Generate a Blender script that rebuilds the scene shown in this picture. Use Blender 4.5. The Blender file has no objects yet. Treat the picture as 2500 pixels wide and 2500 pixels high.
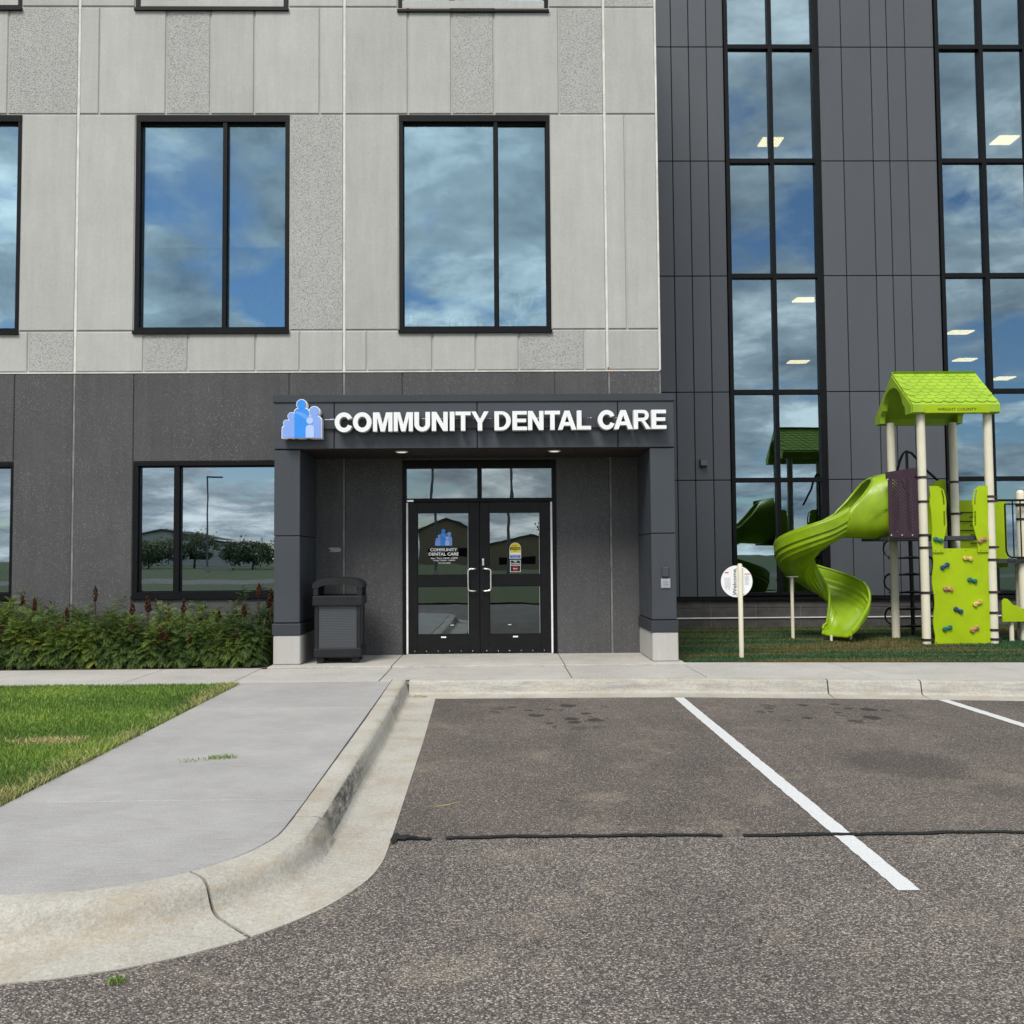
import bpy, bmesh, math, random
import numpy as np
from mathutils import Vector, Matrix
R = math.radians
random.seed(7); rng = np.random.default_rng(11)
SC = bpy.context.scene
COL = SC.collection

# ------------------------------------------------------------------ camera
H = 1.352
yaw, pitch, roll = 0.0160, math.atan(112 / 2320.0), 0.0075
f0 = Vector((math.sin(yaw), math.cos(yaw), 0)); r0 = Vector((math.cos(yaw), -math.sin(yaw), 0)); u0 = Vector((0, 0, 1))
fwd = f0 * math.cos(pitch) + u0 * math.sin(pitch); up = u0 * math.cos(pitch) - f0 * math.sin(pitch)
cr = r0 * math.cos(roll) - up * math.sin(roll); cu = up * math.cos(roll) + r0 * math.sin(roll)
cd = bpy.data.cameras.new('camera'); cam = bpy.data.objects.new('camera', cd); COL.objects.link(cam)
cd.sensor_width = 36; cd.lens = 36 * 2320 / 2500.0; cd.clip_start = 0.05; cd.clip_end = 3000
m = Matrix((cr, cu, -fwd)).transposed().to_4x4(); m.translation = Vector((0, 0, H)); cam.matrix_world = m
SC.camera = cam

# ------------------------------------------------------------------ sky, sun, exposure
SUN_EL, SUN_AZ = R(52), R(205)          # azimuth from +Y clockwise: behind the camera, a little to its left
W_ = bpy.data.worlds.new('World'); SC.world = W_; W_.use_nodes = True
nt = W_.node_tree; N = nt.nodes; L = nt.links; N.clear()
out = N.new('ShaderNodeOutputWorld'); bg = N.new('ShaderNodeBackground'); bg.inputs['Strength'].default_value = 0.073
sky = N.new('ShaderNodeTexSky'); sky.sky_type = 'NISHITA'; sky.sun_disc = False
sky.sun_elevation = SUN_EL; sky.sun_rotation = SUN_AZ; sky.altitude = 300; sky.air_density = 1.0; sky.dust_density = 0.15; sky.ozone_density = 2.5
tc = N.new('ShaderNodeTexCoord'); sp = N.new('ShaderNodeSeparateXYZ'); L.new(tc.outputs['Generated'], sp.inputs[0])
def wmath(op, a, b=None, c=None, clamp=False):
    n = N.new('ShaderNodeMath'); n.operation = op; n.use_clamp = clamp
    for i, v in enumerate((a, b, c)):
        if v is None: continue
        if isinstance(v, (int, float)): n.inputs[i].default_value = v
        else: L.new(v, n.inputs[i])
    return n.outputs[0]
zz = wmath('MAXIMUM', wmath('ADD', sp.outputs[2], 0.22), 0.05)
cmb = N.new('ShaderNodeCombineXYZ')
L.new(wmath('DIVIDE', sp.outputs[0], zz), cmb.inputs[0]); L.new(wmath('DIVIDE', sp.outputs[1], zz), cmb.inputs[1])
def wnoise(scale, detail, rough, off):
    mp = N.new('ShaderNodeMapping'); L.new(cmb.outputs[0], mp.inputs[0]); mp.inputs['Location'].default_value = off
    n = N.new('ShaderNodeTexNoise'); L.new(mp.outputs[0], n.inputs['Vector'])
    n.inputs['Scale'].default_value = scale; n.inputs['Detail'].default_value = detail; n.inputs['Roughness'].default_value = rough
    n.inputs['Distortion'].default_value = 0.15
    return n.outputs[0]
def wramp(v, stops):
    r = N.new('ShaderNodeValToRGB'); L.new(v, r.inputs[0]); e = r.color_ramp.elements
    while len(e) < len(stops): e.new(0.5)
    for el, (p, c) in zip(e, stops): el.position = p; el.color = (*c, 1)
    return r.outputs[0]
cover = wramp(wnoise(1.75, 12, .58, (3.1, 1.7, 0)), [(.41, (0, 0, 0)), (.50, (1, 1, 1))])
tone = wramp(wnoise(2.3, 12, .62, (9.4, 4.2, 2)), [(.33, (2.4, 2.9, 3.5)), (.50, (6.6, 7.1, 7.5)), (.64, (15, 15, 14.6))])
mx = N.new('ShaderNodeMix'); mx.data_type = 'RGBA'
L.new(cover, mx.inputs[0]); L.new(sky.outputs[0], mx.inputs[6]); L.new(tone, mx.inputs[7])
L.new(mx.outputs[2], bg.inputs['Color']); L.new(bg.outputs[0], out.inputs[0])
sd = bpy.data.lights.new('sun', 'SUN'); sd.energy = 1.9; sd.angle = R(22); sd.color = (1, .955, .885)
so = bpy.data.objects.new('sun', sd); COL.objects.link(so)
sdir = Vector((math.sin(SUN_AZ) * math.cos(SUN_EL), math.cos(SUN_AZ) * math.cos(SUN_EL), math.sin(SUN_EL)))
so.rotation_euler = sdir.to_track_quat('Z', 'Y').to_euler(); so.location = (-10, -20, 30)
vs = SC.view_settings; vs.view_transform = 'Standard'; vs.look = 'None'; vs.exposure = 0.85; vs.gamma = 1.0; vs.use_curve_mapping = False
SC.cycles.max_bounces = 8; SC.cycles.transparent_max_bounces = 12; SC.cycles.caustics_reflective = False; SC.cycles.caustics_refractive = False
SC.cycles.sample_clamp_indirect = 6

# ------------------------------------------------------------------ materials
MATS = {}
class NB:
    """small node builder"""
    def __init__(s, name):
        s.m = bpy.data.materials.new(name); s.m.use_nodes = True; s.t = s.m.node_tree; s.n = s.t.nodes; s.l = s.t.links
        s.b = s.n['Principled BSDF']; s.out = s.n['Material Output']; s.coord = None
    def tex(s, src='Object'):
        t = s.n.new('ShaderNodeTexCoord'); return t.outputs[src]
    def geo(s): return s.n.new('ShaderNodeNewGeometry').outputs['Position']
    def rnd(s): return s.n.new('ShaderNodeObjectInfo').outputs['Random']
    def map(s, v, scale=(1, 1, 1), loc=(0, 0, 0)):
        n = s.n.new('ShaderNodeMapping'); s.l.new(v, n.inputs[0]); n.inputs['Scale'].default_value = scale; n.inputs['Location'].default_value = loc
        return n.outputs[0]
    def noise(s, v, scale, detail=3, rough=.5, dist=0):
        n = s.n.new('ShaderNodeTexNoise'); s.l.new(v, n.inputs['Vector'])
        n.inputs['Scale'].default_value = scale; n.inputs['Detail'].default_value = detail; n.inputs['Roughness'].default_value = rough; n.inputs['Distortion'].default_value = dist
        return n.outputs[0]
    def vor(s, v, scale, out='Distance', feature='F1', rand=1):
        n = s.n.new('ShaderNodeTexVoronoi'); n.feature = feature; s.l.new(v, n.inputs['Vector']); n.inputs['Scale'].default_value = scale; n.inputs['Randomness'].default_value = rand
        return n.outputs[out]
    def white(s, v):
        n = s.n.new('ShaderNodeTexWhiteNoise'); s.l.new(v, n.inputs['Vector']); return n.outputs['Value']
    def ramp(s, v, stops, interp='LINEAR'):
        r = s.n.new('ShaderNodeValToRGB'); s.l.new(v, r.inputs[0]); e = r.color_ramp.elements; r.color_ramp.interpolation = interp
        while len(e) < len(stops): e.new(0.5)
        for el, (p, c) in zip(e, stops):
            el.position = p; el.color = (c, c, c, 1) if isinstance(c, (int, float)) else (*c, 1)
        return r.outputs[0]
    def math(s, op, a, b=None, c=None, clamp=False):
        n = s.n.new('ShaderNodeMath'); n.operation = op; n.use_clamp = clamp
        for i, v in enumerate((a, b, c)):
            if v is None: continue
            if isinstance(v, (int, float)): n.inputs[i].default_value = v
            else: s.l.new(v, n.inputs[i])
        return n.outputs[0]
    def mix(s, fac, a, b, blend='MIX'):
        n = s.n.new('ShaderNodeMix'); n.data_type = 'RGBA'; n.blend_type = blend
        for i, v in ((0, fac), (6, a), (7, b)):
            if isinstance(v, (int, float)): n.inputs[i].default_value = v if i == 0 else (v, v, v, 1)
            elif isinstance(v, tuple): n.inputs[i].default_value = (*v, 1)
            else: s.l.new(v, n.inputs[i])
        return n.outputs[2]
    def sep(s, v):
        n = s.n.new('ShaderNodeSeparateXYZ'); s.l.new(v, n.inputs[0]); return n.outputs
    def color(s, v):
        if isinstance(v, tuple): s.b.inputs['Base Color'].default_value = (*v, 1)
        else: s.l.new(v, s.b.inputs['Base Color'])
    def rough(s, v):
        if isinstance(v, (int, float)): s.b.inputs['Roughness'].default_value = v
        else: s.l.new(v, s.b.inputs['Roughness'])
    def bump(s, h, strength=.3, dist=.01):
        n = s.n.new('ShaderNodeBump'); s.l.new(h, n.inputs['Height']); n.inputs['Strength'].default_value = strength; n.inputs['Distance'].default_value = dist
        s.l.new(n.outputs[0], s.b.inputs['Normal']); return n.outputs[0]
    def done(s, key): MATS[key] = s.m; return s.m

def plain(key, col, rough=.5, spec=.5, metal=0, var=.06, nscale=8, bump=.05, bscale=120, emit=None):
    n = NB(key); v = n.geo(); a = n.noise(v, nscale, 4, .6)
    c0 = tuple(max(0, c * (1 - var * 2)) for c in col); c1 = tuple(min(1, c * (1 + var * 2)) for c in col)
    n.color(n.ramp(a, [(.3, c0), (.7, c1)]))
    n.rough(n.ramp(n.noise(v, nscale * 3, 3), [(.3, max(0, rough - .07)), (.7, min(1, rough + .07))]))
    n.b.inputs['Specular IOR Level'].default_value = spec; n.b.inputs['Metallic'].default_value = metal
    if bump: n.bump(n.noise(v, bscale, 3), bump, .004)
    if emit:
        n.b.inputs['Emission Color'].default_value = (*emit[0], 1); n.b.inputs['Emission Strength'].default_value = emit[1]
    return n.done(key)

def concrete(key, base, var=.10, speck=.12, roughagg=0, panelvar=.05, dirt=None, speck_white=0):
    n = NB(key); v = n.geo()
    cloud = n.noise(v, 1.1, 7, .68); fine = n.noise(v, 48, 5, .75); stre = n.noise(n.map(v, (5, 5, .45)), 1.6, 6, .68)
    k = n.math('ADD', n.math('MULTIPLY', cloud, var * 2), n.math('MULTIPLY', fine, speck))
    k = n.math('ADD', k, n.math('MULTIPLY', n.math('SUBTRACT', stre, .25), var * 2))
    k = n.math('ADD', k, n.math('MULTIPLY', n.rnd(), panelvar))
    k = n.math('ADD', k, 1 - var * 1.5 - speck * .5 - panelvar * .5)
    col = n.mix(1, base, k, 'MULTIPLY')
    h = fine
    if roughagg:
        pit = n.vor(n.map(v, (1, 1, 1)), 62, 'Distance'); pn = n.noise(v, 75, 2, .5)
        pm = n.ramp(pn, [(.33, 0), (.47, 1)])
        col = n.mix(n.math('SUBTRACT', 1, pm), col, tuple(b * .62 for b in base))
        cell = n.sep(n.vor(v, 90, 'Color'))[0]
        col = n.mix(n.math('MULTIPLY', n.ramp(cell, [(.80, 0), (.86, 1)]), .35), col, tuple(min(1, b * 1.35) for b in base))
        h = n.math('ADD', n.math('MULTIPLY', pm, 1.2), n.math('MULTIPLY', pit, -.5))
    if speck_white:
        cell = n.sep(n.vor(v, 85, 'Color')); d = n.vor(v, 85, 'Distance')
        msk = n.math('MULTIPLY', n.ramp(cell[0], [(.80, 0), (.88, 1)]), n.ramp(d, [(.18, 1), (.42, 0)]))
        dens = n.ramp(n.noise(v, .9, 3, .6), [(.35, .25), (.65, 1)])
        col = n.mix(n.math('MULTIPLY', n.math('MULTIPLY', msk, dens), speck_white), col, (.42, .42, .41))
    n.color(col); n.rough(.88); n.b.inputs['Specular IOR Level'].default_value = .25
    n.bump(h, .55 if roughagg else .25, .008 if roughagg else .003)
    return n.done(key)

concrete('con_light', (.418, .412, .394), var=.17, speck=.42, panelvar=.10)
concrete('con_rough', (.404, .400, .386), var=.10, roughagg=1)
concrete('con_dark', (.084, .083, .085), var=.24, speck=.7, speck_white=.85, panelvar=.12)
concrete('con_base', (.42, .41, .385), var=.16, speck=.2)
plain('sealant', (.62, .61, .57), .7, .2, var=.08, nscale=5)
plain('sealant_dark', (.19, .19, .185), .8, .2, var=.15, nscale=5)

def metal_panel(key, col, var=.08):
    n = NB(key); v = n.geo()
    k = n.math('ADD', n.math('MULTIPLY', n.noise(n.map(v, (2, 2, .6)), 1.2, 4, .6), var * 2), n.math('MULTIPLY', n.rnd(), var * 1.2))
    k = n.math('ADD', k, n.math('MULTIPLY', n.noise(n.map(v, (26, 26, .7)), 1.5, 4, .6), var * 1.8)); k = n.math('ADD', k, 1 - var * 2.5)
    n.color(n.mix(1, col, k, 'MULTIPLY')); n.rough(n.ramp(n.noise(v, 2.5, 4), [(.3, .40), (.7, .52)]))
    n.b.inputs['Specular IOR Level'].default_value = .45
    n.bump(n.math('ADD', n.noise(v, 1.3, 2), n.math('MULTIPLY', n.noise(v, 400, 2), .02)), .06, .02)
    return n.done(key)
metal_panel('panel_wing', (.074, .081, .094)); metal_panel('panel_portico', (.046, .053, .064)); metal_panel('coping', (.030, .034, .041))
plain('panel_back', (.012, .012, .013), .9, .1)
plain('frame_black', (.0055, .0055, .0065), .42, .16, var=.1, bump=0)
plain('door_black', (.0075, .0075, .0085), .38, .22, var=.1, bump=0)
plain('bronze', (.016, .016, .018), .4, .5)
plain('alu', (.72, .72, .71), .3, .5, metal=.9, var=.03)
plain('alu_white', (.80, .80, .78), .4, .5)
plain('white_face', (.80, .81, .82), .35, .4, var=.015)
plain('white_side', (.60, .61, .62), .45, .4, var=.03)
plain('soffit', (.030, .022, .018), .6, .3, var=.12)
plain('lamp_lens', (.85, .83, .78), .4, .4, emit=((1, .92, .78), .35))
plain('ceil_light', (.9, .9, .85), .5, .3, emit=((1, .70, .36), 3.6))
plain('int_wall', (.30, .30, .30), .9, .2); plain('int_ceil', (.20, .20, .20), .95, .1); plain('int_floor', (.16, .15, .14), .6, .3)
plain('shade', (.46, .48, .48), .9, .1, var=.03)
plain('logo_blue', (.035, .26, .80), .35, .4, var=.02); plain('logo_mid', (.22, .36, .78), .35, .4, var=.02); plain('logo_pale', (.42, .55, .88), .35, .4, var=.02); plain('logo_arm', (.13, .34, .80), .35, .4, var=.02)
plain('decal_white', (.82, .84, .84), .5, .3, var=.01); plain('decal_yellow', (.80, .66, .05), .5, .3); plain('decal_blue', (.04, .14, .48), .5, .3); plain('decal_black', (.015, .015, .015), .5, .3); plain('decal_red', (.55, .04, .03), .5, .3); plain('decal_grey', (.42, .40, .44), .6, .3); plain('decal_orange', (.66, .25, .06), .6, .3)
plain('lime_sheet', (.33, .46, .003), .5, .25, var=.05, nscale=2.5)
plain('lime_plastic', (.235, .365, .008), .38, .4, var=.08, nscale=4, bump=.04, bscale=60)
plain('lime_roof', (.275, .43, .026), .5, .35, var=.06, nscale=4)
plain('lime_edge', (.20, .30, .01), .5, .4)
plain('plum', (.034, .011, .022), .42, .45, var=.1)
plain('clamp', (.030, .012, .018), .35, .5)
plain('post', (.68, .64, .50), .42, .45, var=.03, nscale=3)
plain('deck', (.045, .048, .054), .7, .3); plain('black_pipe', (.006, .006, .007), .35, .3)
plain('steel', (.55, .55, .55), .3, .5, metal=1)
plain('hold_blue', (.018, .06, .15), .6, .4, var=.15, nscale=20); plain('hold_green', (.012, .14, .11), .6, .4, var=.15, nscale=20); plain('hold_rose', (.40, .20, .13), .65, .3, var=.2, nscale=20); plain('hold_sand', (.55, .40, .12), .65, .3, var=.2, nscale=20)
plain('bin_frame', (.0125, .014, .0155), .5, .28, var=.1)
plain('grey_plastic', (.045, .048, .053), .45, .5); plain('brushed', (.42, .43, .43), .4, .5, metal=.6)
plain('block', (.080, .076, .074), .85, .2, var=.14, nscale=5, bump=.3, bscale=90); plain('mortar', (.21, .205, .20), .9, .2)
plain('white_band', (.72, .72, .71), .5, .4)
plain('soil', (.085, .065, .045), .95, .1, var=.3, nscale=6, bump=.6, bscale=60)
plain('sealer', (.010, .010, .011), .55, .4, var=.2, nscale=20, bump=.3, bscale=200)
plain('rust', (.30, .10, .02), .9, .2); plain('residue', (.34, .34, .33), .9, .2, var=.2, nscale=40)
plain('bark', (.09, .07, .055), .9, .1, var=.25, nscale=12); plain('seed', (.062, .026, .015), .9, .1, var=.25, nscale=60)
plain('stem', (.10, .10, .04), .8, .2); plain('straw', (.42, .33, .16), .9, .1); plain('house_wall', (.30, .25, .17), .9, .1); plain('house_roof', (.10, .09, .085), .9, .1); plain('pale_wall', (.55, .55, .53), .9, .1)
plain('pole_grey', (.16, .16, .165), .5, .5)
plain('trinket', (.86, .84, .74), .5, .4); plain('trinket_teal', (.45, .80, .80), .4, .5); plain('trinket_rose', (.55, .38, .32), .6, .4); plain('crystal', (.72, .92, .90), .3, .5)

def perforated(key, col, hole, scale):
    n = NB(key); v = n.tex('Object'); s = n.sep(n.map(v, (scale, scale, scale)))
    # staggered dot grid in the plane of the sheet
    u = n.math('ADD', s[0], s[1]); row = n.math('FLOOR', s[2]); par = n.math('MULTIPLY', n.math('MODULO', n.math('ABSOLUTE', row), 2), .5)
    fu = n.math('SUBTRACT', n.math('FRACT', n.math('ADD', u, par)), .5); fv = n.math('SUBTRACT', n.math('FRACT', s[2]), .5)
    d = n.math('SQRT', n.math('ADD', n.math('MULTIPLY', fu, fu), n.math('MULTIPLY', fv, fv)))
    k = n.ramp(d, [(.26, 0), (.34, 1)]); n.color(n.mix(k, hole, col)); n.rough(.5); n.bump(k, .3, .003)
    return n.done(key)
perforated('bin_mesh', (.060, .066, .076), (.008, .009, .010), 48)

def glass_mat(key, refl, tint, trans, wob=.02, wscale=1.2):
    n = NB(key); n.n.remove(n.b); v = n.geo()
    bp = n.n.new('ShaderNodeBump'); n.l.new(n.noise(v, wscale, 2, .4), bp.inputs['Height']); bp.inputs['Strength'].default_value = wob; bp.inputs['Distance'].default_value = .06
    gl = n.n.new('ShaderNodeBsdfGlossy'); gl.inputs['Roughness'].default_value = .0; gl.inputs['Color'].default_value = (*tint, 1); n.l.new(bp.outputs[0], gl.inputs['Normal'])
    tr = n.n.new('ShaderNodeBsdfTransparent'); tr.inputs['Color'].default_value = (*trans, 1)
    fr = n.n.new('ShaderNodeFresnel'); fr.inputs['IOR'].default_value = 1.5
    fac = n.math('ADD', n.math('MULTIPLY', fr.outputs[0], .8), refl, clamp=True)
    mxs = n.n.new('ShaderNodeMixShader'); n.l.new(fac, mxs.inputs[0]); n.l.new(tr.outputs[0], mxs.inputs[1]); n.l.new(gl.outputs[0], mxs.inputs[2])
    n.l.new(mxs.outputs[0], n.out.inputs['Surface']); return n.done(key)
glass_mat('glass_up', .25, (.60, .85, 1.0), (.92, .96, .96))
glass_mat('glass_wing', .28, (.66, .87, 1.0), (.50, .55, .54), .015)
glass_mat('glass_low', .34, (.74, .88, 1.0), (.26, .32, .30), .012)
glass_mat('glass_door', .21, (.80, .93, 1.0), (.30, .33, .31), .016, 1.6)

def ground_mats():
    # asphalt
    n = NB('asphalt'); v = n.geo(); s = n.sep(v)
    cell = n.vor(v, 138, 'Color'); cs = n.sep(cell); d = n.vor(v, 138, 'Distance'); cell2 = n.sep(n.vor(v, 260, 'Color'))
    near = n.ramp(n.math('ADD', s[1], n.math('MULTIPLY', n.noise(v, 2, 2), .03)), [(.0, 0), (1, 0)])
    zone = n.math('GREATER_THAN', s[1], 5.16)
    stone = n.ramp(cs[0], [(0, .036), (.35, .080), (.62, .165), (.85, .31), (1, .56)])
    stone2 = n.ramp(cs[0], [(0, .040), (.5, .095), (.80, .15), (.93, .26), (1, .50)])
    stn = n.mix(zone, stone, stone2)
    stn = n.mix(.30, stn, n.ramp(cell2[1], [(0, .04), (.6, .12), (1, .34)]))
    warm = n.mix(n.sep(cell)[1], (1.0, .94, .91), (1.05, .98, .91))
    col = n.mix(1, stn, warm, 'MULTIPLY')
    gap = n.ramp(d, [(.30, 1), (.64, .50)]); col = n.mix(1, col, gap, 'MULTIPLY')
    big = n.math('MULTIPLY', n.ramp(n.noise(v, .55, 6, .65), [(.3, .80), (.7, 1.2)]), n.ramp(n.noise(n.map(v, (1.1, .25, 1)), 1.3, 4, .6), [(.3, .90), (.7, 1.12)])); col = n.mix(1, col, big, 'MULTIPLY')
    col = n.mix(1, col, n.mix(zone, (1.19, 1.11, 1.04), (1.26, 1.14, 1.06)), 'MULTIPLY')
    # blown sand in the foreground and along the seam
    sand = n.math('MULTIPLY', n.ramp(n.noise(v, 1.9, 5, .7), [(.53, 0), (.70, 1)]), n.ramp(n.noise(v, 130, 2, .6), [(.42, 0), (.62, 1)]))
    col = n.mix(n.math('MULTIPLY', sand, .6), col, (.36, .31, .23))
    fleck = n.ramp(n.noise(v, 17, 2, .5), [(.24, 1), (.27, 0)]); col = n.mix(n.math('MULTIPLY', fleck, .7), col, (.018, .016, .015))
    # oil drips at the head of each bay
    def blob(cx, cy, rx, ry):
        a = n.math('DIVIDE', n.math('SUBTRACT', s[0], cx), rx); b = n.math('DIVIDE', n.math('SUBTRACT', s[1], cy), ry)
        return n.ramp(n.math('ADD', n.math('MULTIPLY', a, a), n.math('MULTIPLY', b, b)), [(.35, 1), (1, 0)])
    zone_o = n.math('MAXIMUM', blob(.55, 9.2, .75, .95), blob(3.15, 9.15, .85, .8))
    vd = n.math('ADD', n.vor(n.map(v, (1, .8, 1)), 5.5, 'Distance'), n.math('MULTIPLY', n.noise(v, 22, 3), .16)); vc = n.sep(n.vor(n.map(v, (1, .8, 1)), 5.5, 'Color'))[0]
    drops = n.ramp(n.math('SUBTRACT', n.math('MULTIPLY', vc, .66), vd), [(.02, 0), (.08, 1)])
    oil = n.math('MULTIPLY', zone_o, drops)
    one = n.math('MAXIMUM', blob(.42, 5.95, .05, .07), n.math('MAXIMUM', blob(2.9, 6.9, .5, .6), blob(.9, 3.2, .05, .03)))
    oil = n.math('MAXIMUM', n.math('MULTIPLY', oil, .8), n.math('MULTIPLY', one, .35))
    col = n.mix(oil, col, (.020, .017, .016))
    n.color(col); n.rough(.82); n.b.inputs['Specular IOR Level'].default_value = .35
    n.bump(n.math('ADD', n.math('MULTIPLY', d, -1.0), n.math('MULTIPLY', n.noise(v, 300, 2), .3)), .8, .006); n.done('asphalt')
    # walk concrete (broomed, grey)
    def walk(key, base, broom, warmv=0, stain=0):
        n = NB(key); v = n.geo(); s = n.sep(v)
        br = n.noise(n.map(v, broom), 14, 6, .7); cl = n.noise(v, 1.3, 9, .70); fi = n.noise(v, 95, 4, .75)
        k = n.math('ADD', n.math('MULTIPLY', cl, .75), n.math('ADD', n.math('MULTIPLY', br, .85), n.math('MULTIPLY', fi, 1.1)))
        k = n.math('ADD', k, n.math('MULTIPLY', n.rnd(), .06)); k = n.math('ADD', k, -.355)
        col = n.mix(1, base, k, 'MULTIPLY')
        pit = n.ramp(n.noise(v, 34, 4, .65), [(.27, 1), (.35, 0)]); col = n.mix(n.math('MULTIPLY', pit, .6), col, tuple(b * .45 for b in base))
        if stain:
            st = n.math('MULTIPLY', n.ramp(n.noise(n.map(v, (1.5, 1.5, 5)), 2.3, 5, .65), [(.46, 0), (.72, 1)]), stain)
            col = n.mix(st, col, (.30, .235, .15))
        n.color(col); n.rough(.85); n.b.inputs['Specular IOR Level'].default_value = .3
        n.bump(n.math('ADD', n.math('MULTIPLY', br, .8), n.math('MULTIPLY', fi, .9)), .55, .006); return n, col, v, s
    n, *_ = walk('walk', (.310, .304, .296), (.4, 9, 1)); n.done('walk')
    n, *_ = walk('walk_warm', (.385, .372, .346), (9, .4, 1)); n.done('walk_warm')
    n, *_ = walk('slab', (.42, .40, .365), (.5, 6, 1)); n.done('slab')
    # kerb concrete with tyre scuffs on the face
    n, col, v, s = walk('kerb', (.385, .367, .325), (3, 3, 3), stain=.60)
    face = n.math('MULTIPLY', n.ramp(s[2], [(0, 0), (.001, 0)]), 1)
    scz = n.math('MULTIPLY', n.math('GREATER_THAN', s[2], -.122), n.math('LESS_THAN', s[2], -.010))
    def bell(val, c, w):
        a = n.math('DIVIDE', n.math('SUBTRACT', val, c), w); return n.ramp(n.math('MULTIPLY', a, a), [(0, 1), (1, 0)])
    side = n.math('LESS_THAN', s[0], -.55)
    tyre = n.math('MULTIPLY', n.math('MULTIPLY', bell(s[1], 5.75, 1.15), scz), side)
    tyre = n.math('MULTIPLY', tyre, n.ramp(n.noise(n.map(v, (5, 2.2, 8)), 3.0, 6, .68), [(.34, 0), (.60, 1)]))
    col = n.mix(n.math('MULTIPLY', tyre, .92), col, (.030, .030, .031))
    far = n.math('MULTIPLY', n.math('GREATER_THAN', s[1], 8.8), scz)
    sm = n.math('MULTIPLY', far, n.ramp(n.noise(n.map(v, (.8, .8, 7)), 3, 6, .7), [(.42, 0), (.75, 1)])); col = n.mix(n.math('MULTIPLY', sm, .7), col, (.17, .175, .18))
    n.color(col); n.done('kerb')
    # line paint
    n = NB('paint'); v = n.geo(); w = n.math('MAXIMUM', n.ramp(n.noise(v, 150, 3, .7), [(.33, 1), (.43, 0)]), n.ramp(n.noise(v, 14, 6, .75), [(.30, 1), (.36, 0)]))
    n.color(n.mix(n.math('MULTIPLY', w, .55), (.60, .61, .61), (.16, .15, .14))); n.rough(.6); n.bump(n.vor(v, 115), .5, .004); n.done('paint')
    # green ground / far lawn
    n = NB('lawn_soil'); v = n.geo(); n.color(n.ramp(n.noise(v, 9, 4, .6), [(.3, (.035, .055, .012)), (.7, (.075, .095, .024))])); n.rough(.95); n.done('lawn_soil')
    # artificial turf, green with worn brown infill bands
    n = NB('turf'); v = n.geo(); n.color(turf_color(n, v)); n.rough(.9); n.b.inputs['Specular IOR Level'].default_value = .2; n.bump(n.noise(v, 130, 3, .7), .9, .02); n.done('turf')
def turf_color(n, v):
    band = n.noise(n.map(v, (.16, 1.5, 1), (2.2, 1.6, 0)), 1.5, 4, .5)
    m_ = n.ramp(n.math('ADD', band, n.math('MULTIPLY', n.noise(v, 9, 3), .05)), [(.52, 0), (.58, 1)])
    sp_ = n.noise(v, 45, 3, .7)
    g = n.ramp(sp_, [(.3, (.006, .028, .010)), (.55, (.018, .075, .022)), (.75, (.060, .16, .055))])
    b = n.ramp(sp_, [(.3, (.050, .042, .010)), (.55, (.115, .098, .026)), (.75, (.20, .17, .06))])
    return n.mix(m_, g, b)
ground_mats()
def leafmat(key, lo, hi, rough=.6, transl=.25, attr='tint'):
    n = NB(key); a = n.n.new('ShaderNodeAttribute'); a.attribute_name = attr
    n.color(n.ramp(a.outputs['Fac'], [(0, lo), (.78, hi), (1, (min(1, hi[0] * 2.0), min(1, hi[1] * 1.35), hi[2] * 1.1))])); n.rough(rough); n.b.inputs['Specular IOR Level'].default_value = .35
    n.b.inputs['Subsurface Weight'].default_value = 0
    return n.done(key)
leafmat('leaf', (.010, .033, .008), (.115, .178, .022))
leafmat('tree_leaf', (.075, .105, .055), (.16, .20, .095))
leafmat('grass', (.036, .092, .008), (.175, .295, .042))
n = NB('grass_dry'); a = n.n.new('ShaderNodeAttribute'); a.attribute_name = 'tint'; n.color(n.ramp(a.outputs['Fac'], [(0, (.12, .16, .03)), (.5, (.30, .28, .10)), (1, (.50, .40, .20))])); n.rough(.8); n.done('grass_dry')
n = NB('turf_fibre'); n.color(turf_color(n, n.geo())); n.rough(.7); n.done('turf_fibre')

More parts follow.
